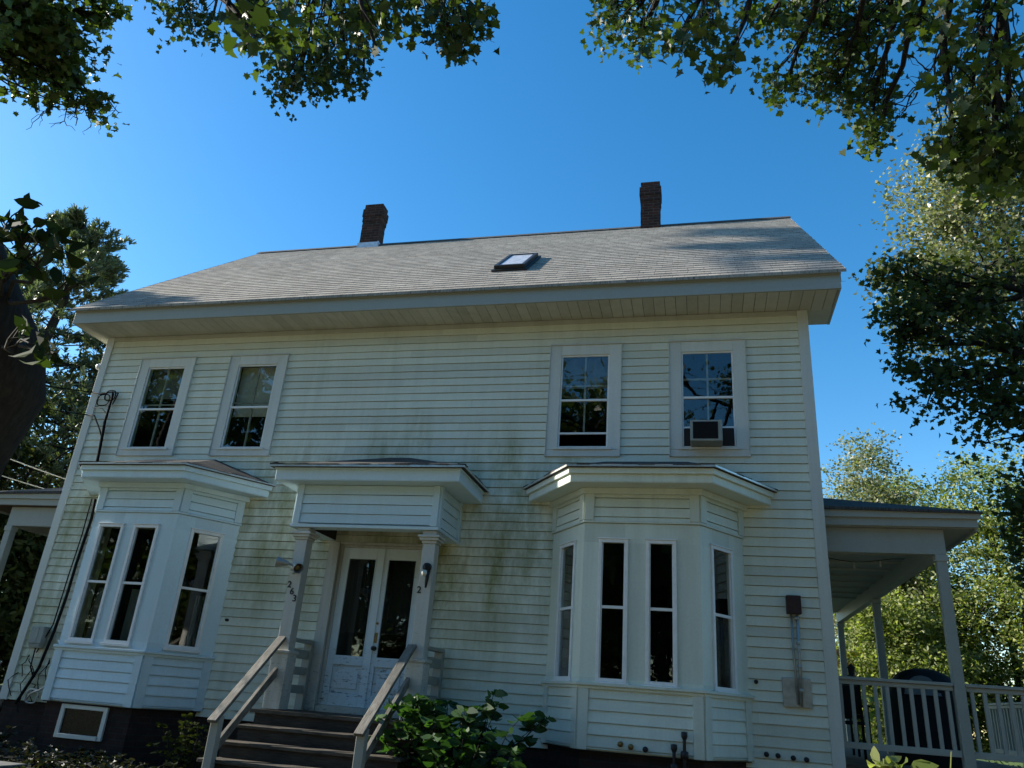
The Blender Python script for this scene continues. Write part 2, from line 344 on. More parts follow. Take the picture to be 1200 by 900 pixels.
def cells(us, zs, holes):
    for a, b in zip(us, us[1:]):
        for c, d in zip(zs, zs[1:]):
            um, zm = (a+b)/2, (c+d)/2
            if not any(h[0] < um < h[1] and h[2] < zm < h[3] for h in holes): yield a, b, c, d
def panel(mb, F, u0, u1, z0, z1, holes=(), th=0.06, n=0.0, mi=0):
    us = sorted({u0, u1, *[h[k] for h in holes for k in (0, 1)]}); zs = sorted({z0, z1, *[h[k] for h in holes for k in (2, 3)]})
    P = lambda u, k, z: F[0] + F[1]*u + F[2]*k + Vector((0, 0, z))
    for a, b, c, d in cells(us, zs, holes):
        mb.quad(P(a, n, c), P(b, n, c), P(b, n, d), P(a, n, d), mi=mi)
    for h in holes:
        a, b, c, d = h
        for p, q in (((a, c), (b, c)), ((b, c), (b, d)), ((b, d), (a, d)), ((a, d), (a, c))):
            mb.quad(P(p[0], n, p[1]), P(q[0], n, q[1]), P(q[0], n-th, q[1]), P(p[0], n-th, p[1]), mi=mi)
def clap(mb, F, u0, u1, z0, z1, holes=(), expo=0.12, top=None, out=0.0145, slope=None):
    P = lambda u, k, z: F[0] + F[1]*u + F[2]*k + Vector((0, 0, z))
    z = top if top is not None else z1
    while z > z0 + 0.01:
        zb = max(z-expo, z0); zt = min(z, z1)
        if zb < z1:
            iv = [(u0, u1)] if slope is None else [slope(zb)]
            for h in holes:
                if h[2] < (zb+zt)/2 < h[3]:
                    nv = []
                    for a, b in iv:
                        if h[1] <= a or h[0] >= b: nv.append((a, b)); continue
                        if h[0] > a: nv.append((a, h[0]))
                        if h[1] < b: nv.append((h[1], b))
                    iv = nv
            jv = []
            for a, b in iv:
                while b-a > 2.6:
                    c = a+random.uniform(1.2, 3.4)
                    if b-c < 0.5: break
                    jv.append((a, c)); a = c+0.0035
                jv.append((a, b))
            for a, b in jv:
                if b-a < 0.01: continue
                k = max(1, int((b-a)/0.6)); zg = zt-0.0075
                pu = [a+(b-a)*i/k for i in range(k+1)]; po = [out+random.uniform(-0.0025, 0.0025) for _ in pu]; pz = [zb+random.uniform(-0.0018, 0.0018) for _ in pu]
                i0 = len(mb.v)
                for u, o, q in zip(pu, po, pz): mb.v += [tuple(P(u, 0.0, zg)), tuple(P(u, o, q)), tuple(P(u, -0.026, q)), tuple(P(u, -0.026, zg))]
                for i in range(k):
                    for r_ in range(2): mb.f.append((i0+4*i+r_+1, i0+4*i+4+r_+1, i0+4*i+4+r_, i0+4*i+r_)); mb.m.append(0)
                    mb.f.append((i0+4*i+0, i0+4*i+4, i0+4*i+7, i0+4*i+3)); mb.m.append(0)
        z -= expo
V = Vector
EX, EY, EZ = V((1, 0, 0)), V((0, 1, 0)), V((0, 0, 1))
WX = 11.38; DEP = 8.0; GZ = -0.36
FRONT = (V((0, 0, 0)), EX, -EY)

# ------------------------------------------------------------ ground
def ground_z(x, y):
    t = min(1, max(0, (-3.0-y)/6.0)); return GZ - 0.5*t + 0.03*math.sin(x*1.7+y)*math.cos(y*1.3)
mb = MB(); xs = [-900, -200, -60] + [i*1.0 for i in range(-25, 41)] + [70, 200, 900]; ys = [-900, -200, -60] + [i*1.0 for i in range(-30, 41)] + [70, 200, 900]
idx = {}
for i, x in enumerate(xs):
    for j, y in enumerate(ys): idx[i, j] = len(mb.v); mb.v.append((x, y, ground_z(x, y)))
for i in range(len(xs)-1):
    for j in range(len(ys)-1): mb.f.append((idx[i, j], idx[i+1, j], idx[i+1, j+1], idx[i, j+1])); mb.m.append(0)
tag(mb.build('ground', 'soil', smooth_=True), kind='structure')

# ------------------------------------------------------------ house
house = thing('house', 'large old white two-storey clapboard house with two bay windows and grey shingle roof', 'house', (5.69, 4.0, GZ))
UPWIN = [(0.800, 'a'), (2.499, 'b'), (7.823, 'c'), (9.530, 'd')]
WZ0, WZ1 = 3.924, 5.623
holes = []
GL = []
for x0, k in UPWIN:
    gl = (x0+0.162, x0+0.862, WZ0+0.13, WZ1-0.155); GL.append(gl)
    holes.append((gl[0]-0.02, gl[1]+0.02, gl[2]-0.02, gl[3]+0.02))
DOOR = (4.95, 6.25, 0.44, 2.62)
holes2 = holes + [DOOR, (0.98, 3.16, 0.96, 2.80), (8.11, 10.30, 0.96, 2.80)]
mb = MB()
clap(mb, FRONT, 0.0, WX, 0.25, 6.0, holes2, top=6.0)
panel(mb, FRONT, 0, WX, 0.2, 6.06, holes2, th=0.08, n=-0.027)
Lf = (V((0, DEP, 0)), -EY, -EX); Rf = (V((WX, 0, 0)), EY, EX); Bf = (V((WX, DEP, 0)), -EX, EY)
for F, L in ((Lf, DEP), (Rf, DEP), (Bf, WX)):
    clap(mb, F, 0, L, 0.25, 6.0, top=6.0); panel(mb, F, 0, L, 0.2, 6.06, n=-0.027)
RS = (10.34-6.30)/(4.0+0.6)             # roof rise per metre of run
for F in (Lf, Rf):
    gable = lambda z: (max(0, (z-6.3)/RS-0.6+0.05), DEP-max(0, (z-6.3)/RS-0.6+0.05))
    clap(mb, F, 0, DEP, 6.0, 10.2, top=10.2, slope=lambda z: gable(z+0.12))
    P = lambda u, z: F[0] + F[1]*u + V((0, 0, z))
    mb.quad(P(0, 6.06), P(DEP, 6.06), P(DEP, 6.75), P(DEP/2, 10.25), P(0, 6.75))
mb.build('wall', 'siding', house, recalc=False)
# corner boards
for (x0, x1, y0, y1) in ((-0.03, 0.11, -0.03, -0.0), (WX-0.11, WX+0.03, -0.03, 0.0)):
    mb = MB(); mb.box(x0, x1, y0-0.0, y1+0.001, 0.24, 6.055)
    xa = x0 if x0 < 0 else x1-0.03
    mb.box(xa, xa+0.03, 0.003, 0.11, 0.24, 6.055); mb.build('corner_board', 'trim', house, 0.004)
mb = MB(); mb.box(0.112, WX-0.112, -0.024, 0.0, 5.985, 6.056); mb.build('frieze_board', 'soffit', house, 0.004)
# foundation
mb = MB(); mb.box(0.03, WX-0.03, 0.02, DEP-0.02, -0.7, 0.26); mb.build('foundation', 'found', house)
# interior (rooms coloured near-black so they look unlit behind the glass)
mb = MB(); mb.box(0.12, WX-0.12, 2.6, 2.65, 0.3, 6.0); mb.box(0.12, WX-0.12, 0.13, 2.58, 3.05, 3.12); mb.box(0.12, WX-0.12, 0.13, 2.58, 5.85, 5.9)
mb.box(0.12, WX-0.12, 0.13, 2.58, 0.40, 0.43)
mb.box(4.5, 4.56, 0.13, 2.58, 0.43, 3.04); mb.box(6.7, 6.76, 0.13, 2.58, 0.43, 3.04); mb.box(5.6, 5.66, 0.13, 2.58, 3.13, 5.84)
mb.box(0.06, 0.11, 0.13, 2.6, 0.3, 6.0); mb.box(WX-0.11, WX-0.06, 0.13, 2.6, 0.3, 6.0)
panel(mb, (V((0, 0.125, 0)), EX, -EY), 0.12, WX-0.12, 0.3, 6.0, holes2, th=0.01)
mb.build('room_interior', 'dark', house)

# roof
EY0, EZ0 = -0.66, 6.30; XR0, XR1 = -0.36, 11.84
def roof_slab(mb, sgn):
    y0 = EY0 if sgn > 0 else DEP-EY0; yr = 4.0
    n = 34; t = 0.035
    for i in range(n):                                   # courses stepped slightly, edges a little uneven
        a, b = i/n, (i+1)/n
        ya, yb = y0+(yr-y0)*a, y0+(yr-y0)*b
        za, zb = EZ0+(10.36-EZ0)*a, EZ0+(10.36-EZ0)*b
        j0, j1 = random.uniform(-0.012, 0.012), random.uniform(-0.012, 0.012)
        mb.quad((XR0+j0, ya, za+0.005), (XR1+j1, ya, za+0.005), (XR1+j1, yb, zb), (XR0+j0, yb, zb))
        mb.quad((XR0+j0, ya, za), (XR1+j1, ya, za), (XR1+j1, ya, za+0.012), (XR0+j0, ya, za+0.012))
    mb.quad((XR0, y0, EZ0-t), (XR1, y0, EZ0-t), (XR1, yr, 10.36-t), (XR0, yr, 10.36-t))
    mb.quad((XR0, y0, EZ0-t), (XR1, y0, EZ0-t), (XR1, y0, EZ0), (XR0, y0, EZ0))
    for x in (XR0, XR1): mb.quad((x, y0, EZ0-t), (x, yr, 10.36-t), (x, yr, 10.365), (x, y0, EZ0+0.006))
mb = MB(); roof_slab(mb, 1); roof_slab(mb, -1); roof = mb.build('roof', 'roof', house, recalc=False)
mb = MB(); mb.hexa([(XR0-.01, 3.86, 10.262), (XR1+.01, 3.86, 10.262), (XR1+.01, 4.0, 10.385), (XR0-.01, 4.0, 10.385), (XR0-.01, 3.86, 10.275), (XR1+.01, 3.86, 10.275), (XR1+.01, 4.0, 10.40), (XR0-.01, 4.0, 10.40)])
mb.hexa([(XR0-.01, 4.14, 10.262), (XR1+.01, 4.14, 10.262), (XR1+.01, 4.002, 10.385), (XR0-.01, 4.002, 10.385), (XR0-.01, 4.14, 10.275), (XR1+.01, 4.14, 10.275), (XR1+.01, 4.002, 10.40), (XR0-.01, 4.002, 10.40)])
mb.build('ridge_cap', 'lowroof', roof)
# eave: fascia, crown, soffit boards, cornice returns, rake boards
mb = MB()
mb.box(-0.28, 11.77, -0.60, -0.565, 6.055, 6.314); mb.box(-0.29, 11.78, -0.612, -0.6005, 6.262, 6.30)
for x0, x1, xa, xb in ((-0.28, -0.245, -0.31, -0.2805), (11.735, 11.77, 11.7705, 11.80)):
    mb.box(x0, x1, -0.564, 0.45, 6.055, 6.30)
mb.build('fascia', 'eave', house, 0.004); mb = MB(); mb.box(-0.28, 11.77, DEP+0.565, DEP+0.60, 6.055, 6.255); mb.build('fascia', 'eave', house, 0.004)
mb = MB()
x = -0.245
while x < 11.73:
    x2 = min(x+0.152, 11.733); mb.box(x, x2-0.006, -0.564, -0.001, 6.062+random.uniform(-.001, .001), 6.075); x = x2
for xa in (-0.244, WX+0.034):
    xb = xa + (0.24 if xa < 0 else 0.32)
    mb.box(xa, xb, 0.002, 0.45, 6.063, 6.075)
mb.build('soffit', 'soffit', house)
mb = MB(); mb.box(-0.24, 11.73, -0.56, 0.45, 6.085, 6.10); mb.build('gap_shade_sheet', 'dark', house)  # dark sheet above the soffit boards, shade of the gaps put into colour
mb = MB()
for x0, x1 in ((-0.30, -0.26), (11.74, 11.78)):
    for sg in (1, -1):
        a = V(((x0+x1)/2, EY0+0.08 if sg > 0 else DEP-EY0-0.08, EZ0-0.10+0.07)); b = V(((x0+x1)/2, 4.0, 10.19))
        mb.hexa([a+V((-.02, 0, -.11)), a+V((.02, 0, -.11)), a+V((.02, 0, .08)), a+V((-.02, 0, .08)), b+V((-.02, 0, -.13)), b+V((.02, 0, -.13)), b+V((.02, 0, .12)), b+V((-.02, 0, .12))])
mb.build('rake_board', 'eave', house); mb = MB()
for x0, x1 in ((-0.258, -0.03), (WX+0.03, 11.738)):
    for sg in (1, -1):
        ya = EY0+0.25 if sg > 0 else DEP-EY0-0.25
        mb.quad((x0, ya, EZ0+0.12), (x1, ya, EZ0+0.12), (x1, 4, 10.26), (x0, 4, 10.26))
    mb.build('roof_underside', 'eave', house); mb = MB()
# skylight on the roof slope
sl_d = V((0, 4.66, 4.06)).normalized(); sl_n = V((0, -4.06, 4.66)).normalized()
def rpt(x, s, h): return V((x, EY0, EZ0+0.006)) + sl_d*s + sl_n*h
def rbox(mb, x0, x1, s0, s1, h0, h1, mi=0):
    mb.hexa([rpt(x0, s0, h0), rpt(x1, s0, h0), rpt(x1, s1, h0), rpt(x0, s1, h0), rpt(x0, s0, h1), rpt(x1, s0, h1), rpt(x1, s1, h1), rpt(x0, s1, h1)], mi)
mb = MB()
for a in ((6.70, 6.76, 1.42, 2.62), (7.16, 7.22, 1.42, 2.62), (6.762, 7.158, 1.42, 1.49), (6.762, 7.158, 2.55, 2.62)): rbox(mb, *a, 0.0, 0.095)
rbox(mb, 6.66, 7.26, 1.36, 2.68, 0.0, 0.03)
sk = mb.build('skylight', 'black', house, 0.004)
mb = MB(); rbox(mb, 6.762, 7.158, 1.492, 2.548, 0.068, 0.08); mb.build('pane', 'flash', sk)
# chimneys
def chimney(x0, x1, y0, y1, ztop, flash, lean):
    mb = MB(); z0 = 9.6; cx, cy = (x0+x1)/2, (y0+y1)/2
    n = int((ztop-z0)/0.07)
    for i in range(n):
        za = z0+i*0.07; zb = za+0.07
        e = 0.0 if i < n-7 else (0.026 if i < n-2 else 0.0)
        if n-7 <= i < n-5: e = 0.013
        j = random.uniform(-0.003, 0.003); lx = lean*(za-z0)
        mb.box(x0-e+j+lx, x1+e+j+lx, y0-e+j, y1+e+j, za, zb-0.0005)
    c = mb.build('chimney', 'brick', house)
    mb = MB(); lx = lean*(ztop-z0); mb.box(x0+0.1+lx, x1-0.1+lx, y0+0.1, y1-0.1, ztop-0.05, ztop+0.03); mb.build('flue', 'black', c)
    mb = MB()
    if flash: mb.box(x0-0.03, x1+0.02, y0-0.025, y0-0.006, 9.98, 10.34); mb.box(x1+0.022, x1+0.04, y0-0.02, y0+0.25, 9.98, 10.36)
    else: mb.box(x0-0.012, x1+0.012, y0-0.02, y0-0.008, 9.98, 10.10)
    mb.build('flashing', 'flash' if flash else 'lowroof', c)
chimney(2.31, 2.76, 3.84, 4.14, 11.44, True, 0.0)
chimney(8.81, 9.22, 3.84, 4.16, 11.44, False, 0.0)

# ------------------------------------------------------------ windows
def folds(mb, F, u0, u1, z0, z1, n, amp, k=14):
    P = lambda u, q, z: F[0] + F[1]*u + F[2]*q + V((0, 0, z))
    w = (u1-u0)/k
    h = [n + amp*math.sin(i*2.1+u0*9) + random.uniform(-.3, .3)*amp for i in range(k+1)]
    for i in range(k): mb.quad(P(u0+i*w, h[i], z0), P(u0+(i+1)*w, h[i+1], z0), P(u0+(i+1)*w, h[i+1], z1), P(u0+i*w, h[i], z1))
def upper_window(x0, gl, style):
    a, b, c, d = gl; mb = MB(); F = FRONT
    o0, o1, z0, z1 = x0, x0+1.024, WZ0, WZ1
    mb.fbox(F, o0, a, -0.0, 0.032, z0+0.10, z1); mb.fbox(F, b, o1, -0.0, 0.032, z0+0.10, z1)
    mb.fbox(F, a+.001, b-.001, -0.0, 0.031, d, z1)
    mb.fbox(F, o0-0.0, o1, 0.0, 0.030, z0, z0+0.099); mb.fbox(F, a-0.06, b+0.06, 0.0305, 0.05, c-0.035, c-0.001)
    for u in (o0-0.012, o1): mb.fbox(F, u, u+0.012, 0, 0.045, z0, z1)
    mb.fbox(F, o0-0.012, o1+0.012, 0, 0.055, z1+.001, z1+0.022)
    w = mb.build('window', 'trim', house, 0.003)
    zm = {'a': 0.47, 'b': 0.48, 'c': 0.50, 'd': 0.51}[style]; zm = c + (d-c)*zm
    mb = MB(); t = 0.022; y0, y1 = -0.012, 0.012
    mb.fbox(F, a+.001, a+t, y0, y1, c, d); mb.fbox(F, b-t, b-.001, y0, y1, c, d); mb.fbox(F, a+t, b-t, y0, y1, d-t, d-.001); mb.fbox(F, a+t, b-t, y0, y1, c+.001, c+t)
    mb.fbox(F, a+t, b-t, y0, y1+.006, zm-0.014, zm+0.016)
    if style == 'c': mb.fbox(F, a+t, b-t, y0-.01, y1-.004, c+0.20, c+0.226)
    if style == 'd':
        mb.fbox(F, a+t, b-t, y0-.01, y1-.004, c+0.275, c+0.30)
    mb.build('sash', 'sash', w, 0.002)
    mb = MB(); zl = c+t if style in 'ab' else (c+0.226 if style == 'c' else c+0.30)
    mb.fbox(F, a+t+.001, b-t-.001, -0.004, 0.0, zm+.017, d-t-.001); mb.fbox(F, a+t+.001, b-t-.001, -0.006, -0.002, zl+.001, zm-.015)
    mb.build('pane', 'glass', w)
    mb = MB(); q0, q1 = -0.06, -0.035
    um = (a+b)/2
    mb.fbox(F, um-0.013, um+0.013, q0, q1, zm-0.02, d); mb.fbox(F, um-0.012, um+0.012, q0-0.03, q1-0.03, zl, zm-0.021)
    if style in 'cd':
        zz = {'c': d-0.47, 'd': d-0.40}[style]; mb.fbox(F, a+.002, b-.002, q0+.002, q1+.004, zz-0.012, zz+0.012)
    else: mb.fbox(F, a+.002, b-.002, q0+.002, q1-.004, zm+0.085, zm+0.105)
    mb.build('muntin', 'muntin', w)
    if style in 'abc':
        mb = MB(); folds(mb, F, a-0.05, b+0.05, {'a': zm+0.25, 'b': zm-0.1, 'c': d-0.46}[style], d+0.05, -0.16, 0.006, 8); mb.build('blind', 'blind' if style == 'b' else 'curtain', w, recalc=False)
for (x0, k), gl in zip(UPWIN, GL): upper_window(x0, gl, k)
def bay_window_unit(F, a, b, c, d, zm, curtain, sill=True):
    mb = MB(); t = 0.04
    mb.fbox(F, a-t, a, -0.03, 0.022, c-t, d+t); mb.fbox(F, b, b+t, -0.03, 0.022, c-t, d+t); mb.fbox(F, a+.0005, b-.0005, -0.03, 0.0215, d, d+t); mb.fbox(F, a+.0005, b-.0005, -0.03, 0.0215, c-t, c)
    if sill: mb.fbox(F, a-t-0.02, b+t+0.02, 0.0, 0.045, c-t-0.035, c-t-.001)
    mb.fbox(F, a-t-0.012, b+t+0.012, 0.0, 0.032, d+t+.001, d+t+0.015)
    w = mb.build('window', 'sash', house, 0.003)
    mb = MB(); s = 0.012
    mb.fbox(F, a+.001, a+s, -0.03, 0.0, c+.001, d-.001); mb.fbox(F, b-s, b-.001, -0.03, 0.0, c+.001, d-.001); mb.fbox(F, a+s, b-s, -0.02, 0.004, zm-0.016, zm+0.016)
    mb.build('sash', 'sash', w)
    mb = MB(); mb.fbox(F, a+s, b-s, -0.016, -0.012, zm+.017, d-.001); mb.fbox(F, a+s, b-s, -0.026, -0.022, c+.001, zm-.017); mb.build('pane', 'glass', w)
    if curtain:
        mb = MB()
        for (q0, q1, z1) in curtain: folds(mb, F, a+(b-a)*q0, a+(b-a)*q1, c-0.05, z1, -0.13, 0.02, 10)
        mb.build('curtain', 'curtain', w, recalc=False)

# ------------------------------------------------------------ bays
def bay(cx, paintm, roofz, curtains):
    hf, hw, dp = 0.69, 1.215, 0.74
    pts = [V((cx-hw, 0, 0)), V((cx-hf, -dp, 0)), V((cx+hf, -dp, 0)), V((cx+hw, 0, 0))]
    def off(d):
        sx = hw-hf; L = math.hypot(sx, dp); nx, ny = dp/L, -sx/L       # right side outward normal
        # right side line offset: nx*(x-cx-hw)+ny*y = d
        xw = hw + d/nx; yf = -(dp+d); xf = hw + (d-ny*yf)/nx
        return [(cx-xw, 0.0), (cx-xf, yf), (cx+xf, yf), (cx+xw, 0.0)]
    Fs = []
    for p, q in zip(pts, pts[1:]):
        u = (q-p).normalized(); n = V((u.y, -u.x, 0)); Fs.append((p, u, n, (q-p).length))
    # windows per face in (u0,u1)
    L = Fs[0][3]
    if cx < 5: front = [(0.176, 0.505), (0.752, 1.08)]; side = (L/2-0.195, L/2+0.195); zz = (1.115, 2.63); zm = 1.865
    else: front = [(0.225, 0.50), (0.79, 1.065)]; side = (0.24, 0.60); zz = (1.065, 2.605); zm = 1.85
    wins = [[(L-side[1], L-side[0])], front, [side]]
    body = MB(); ups = []; posts = []
    for F, ws in zip(Fs, wins):
        hs_ = [(a, b, zz[0], zz[1]) for a, b in ws]
        panel(body, F, 0, F[3], 1.0, 2.84, hs_, th=0.05)
        panel(body, F, 0.02, F[3]-0.02, 0.31, 1.0, n=-0.028); panel(body, F, 0.02, F[3]-0.02, 2.84, 3.3, n=-0.028)
        e = 0.115
        for za, zb, ex in ((0.33, 0.975, 0.125), (2.875, 3.28, 0.118)):
            c_ = MB(); clap(c_, F, e, F[3]-e, za, zb, top=zb, expo=ex); ups.append(c_)
        for z0, z1 in ((0.315, 0.975), (2.875, 3.285)):
            for ua, ub in ((0.001, e), (F[3]-e, F[3]-0.001)):
                post = MB(); post.fbox(F, ua, ub, -0.026, 0.026, z0, z1); posts.append(post)
    b = body.build('bay_window', paintm, house, recalc=False)
    for q in ups: q.build('clapboard', paintm, b, recalc=False)
    for q in posts: q.build('corner_post', paintm, b, 0.003)
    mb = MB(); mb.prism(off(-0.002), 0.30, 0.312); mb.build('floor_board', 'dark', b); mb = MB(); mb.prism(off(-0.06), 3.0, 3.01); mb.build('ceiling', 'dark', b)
    mb = MB(); mb.prism(off(0.055), 0.978, 1.012); mb.prism(off(0.03), 0.945, 0.977); mb.build('sill', paintm, b, 0.004)
    mb = MB(); mb.prism(off(0.022), 2.845, 2.872); mb.build('belt_moulding', paintm, b, 0.004)
    mb = MB(); mb.prism(off(0.30), 3.275, 3.285); mb.prism(off(0.30), 3.286, 3.38); mb.prism(off(0.335), 3.3805, 3.45); mb.prism(off(0.06), 3.20, 3.274)
    mb.build('cornice', paintm, b, 0.005)
    mb = MB(); o = off(0.36); o2 = off(0.365)
    i = (cx-0.55, -0.0); j = (cx+0.55, -0.0); zt = roofz; ze = 3.47
    mb.quad((*o[0], ze), (*o[1], ze), (*i, zt)); mb.quad((*o[1], ze), (*o[2], ze), (*j, zt), (*i, zt)); mb.quad((*o[2], ze), (*o[3], ze), (*j, zt))
    mb.prism(o2, 3.4505, 3.468)
    for p, q in zip(o, o[1:]): tabs(mb, p, q, 3.472, 0.42)
    mb.build('roof', 'lowroof', b)
    mb = MB(); oe = off(0.372)
    for p, q in zip(oe, oe[1:]): mb.bar((*p, 3.466), (*q, 3.466), 0.012, 0.022)
    mb.build('drip_edge', 'drip', b)
    for fi, (F, ws) in enumerate(zip(Fs, wins)):
        for wi, (a, b2) in enumerate(ws):
            bay_window_unit(F, a+0.0, b2, zz[0], zz[1], zm, curtains.get((fi, wi)))
    mb = MB(); fo = off(-0.05)
    mb.prism(fo, -0.7, 0.299); fd = mb.build('bay_foundation', 'found', house)
    return off
bay(2.07, 'cool', 3.87, {(1, 0): [(0.35, 1.0, 1.8)], (1, 1): [(0.3, 1.0, 1.8)], (2, 0): [(-0.05, 0.22, 1.82), (0.75, 1.0, 1.8)]})
bay(9.205, 'bay', 3.86, {(0, 0): [(0.4, 1.0, 1.75)]})
# basement window under the left bay
mb = MB(); Fb = (V((0, -0.69, 0)), EX, -EY)
a, b, c, d = 1.74, 2.34, -0.06, 0.24
mb.fbox(Fb, a-0.06, a, -0.03, 0.03, c-0.05, d+0.05); mb.fbox(Fb, b, b+0.06, -0.03, 0.03, c-0.05, d+0.05); mb.fbox(Fb, a+.001, b-.001, -0.03, 0.029, d, d+0.05); mb.fbox(Fb, a+.001, b-.001, -0.03, 0.04, c-0.05, c)
bw = mb.build('basement_window', 'trim', house, 0.003)
mb = MB(); mb.fbox(Fb, a+.001, b-.001, 0.002, 0.006, c+.001, d-.001); mb.build('pane', 'darkglass', bw)

# ------------------------------------------------------------ entry portico
mb = MB(); X0, X1, YF = 4.66, 6.67, -0.92
Ff = (V((X0, YF, 0)), EX, -EY); Fl = (V((X0, 0, 0)), -EY, -EX); Fr = (V((X1, YF, 0)), EY, EX)
for F, L in ((Ff, X1-X0), (Fl, -YF), (Fr, -YF)):
    panel(mb, F, 0.02, L-0.02, 2.67, 3.25, n=-0.028); clap(mb, F, 0.09, L-0.09, 2.71, 3.235, top=3.235, expo=0.128)
for a in ((X0, X0+0.2, YF, 0), (X1-0.2, X1, YF, 0), (X0+0.2, X1-0.2, YF, YF+0.2)):
    mb.quad((a[0], a[2], 2.67), (a[1], a[2], 2.67), (a[1], a[3], 2.67), (a[0], a[3], 2.67))
hood = mb.build('portico', 'cool', house, recalc=False)
mb = MB(); q = (X0+0.2, X1-0.2, YF+0.2, -0.02)
mb.quad((q[0], q[2], 3.1), (q[1], q[2], 3.1), (q[1], q[3], 3.1), (q[0], q[3], 3.1)); mb.quad((q[0], q[2], 2.67), (q[1], q[2], 2.67), (q[1], q[2], 3.1), (q[0], q[2], 3.1))
for x in (q[0], q[1]): mb.quad((x, q[2], 2.67), (x, q[3], 2.67), (x, q[3], 3.1), (x, q[2], 3.1))
mb.build('ceiling', 'riser', hood, recalc=False)
for F, L in ((Ff, X1-X0), (Fl, -YF), (Fr, -YF)):
    for a in (0.001, L-0.09):
        mb = MB(); mb.fbox(F, a, a+0.089, -0.026, 0.026, 2.705, 3.232); mb.build('corner_post', 'cool', hood, 0.003)
    mb = MB(); mb.fbox(F, -0.025, L+0.025, -0.002, 0.03, 2.66, 2.70); mb.build('bottom_moulding', 'cool', hood, 0.003)
mb = MB(); mb.box(X0-0.26, X1+0.30, YF-0.22, -0.001, 3.236, 3.246); mb.box(X0-0.26, X1+0.30, YF-0.22, -0.001, 3.2465, 3.385); mb.box(X0-0.28, X1+0.32, YF-0.24, -0.001, 3.3855, 3.405)
mb.build('cornice', 'cool', hood, 0.005)
mb = MB(); e = (X0-0.33, X1+0.37, YF-0.29); z0, z1 = 3.425, 3.90
mb.quad((e[0], e[2], z0), (e[1], e[2], z0), (5.82, -0.02, z1), (5.52, -0.02, z1)); mb.quad((e[0], e[2], z0), (5.52, -0.02, z1), (5.52, 0, z1), (e[0], 0, z0)); mb.quad((e[1], e[2], z0), (e[1], 0, z0), (5.82, 0, z1), (5.82, -0.02, z1))
mb.box(e[0], e[1], e[2], -0.001, 3.406, 3.4235)
tabs(mb, (e[0], e[2]), (e[1], e[2]), 3.428, 0.4); tabs(mb, (e[1], e[2]), (e[1], -0.01), 3.428, 0.4); tabs(mb, (e[0], -0.01), (e[0], e[2]), 3.428, 0.4)
mb.build('roof', 'lowroof', hood)
mb = MB(); mb.box(e[0]-.008, e[1]+.008, e[2]-0.01, e[2]-.001, 3.404, 3.43); mb.box(e[1]+.001, e[1]+0.01, e[2], -0.002, 3.404, 3.43); mb.build('drip_edge', 'drip', hood)
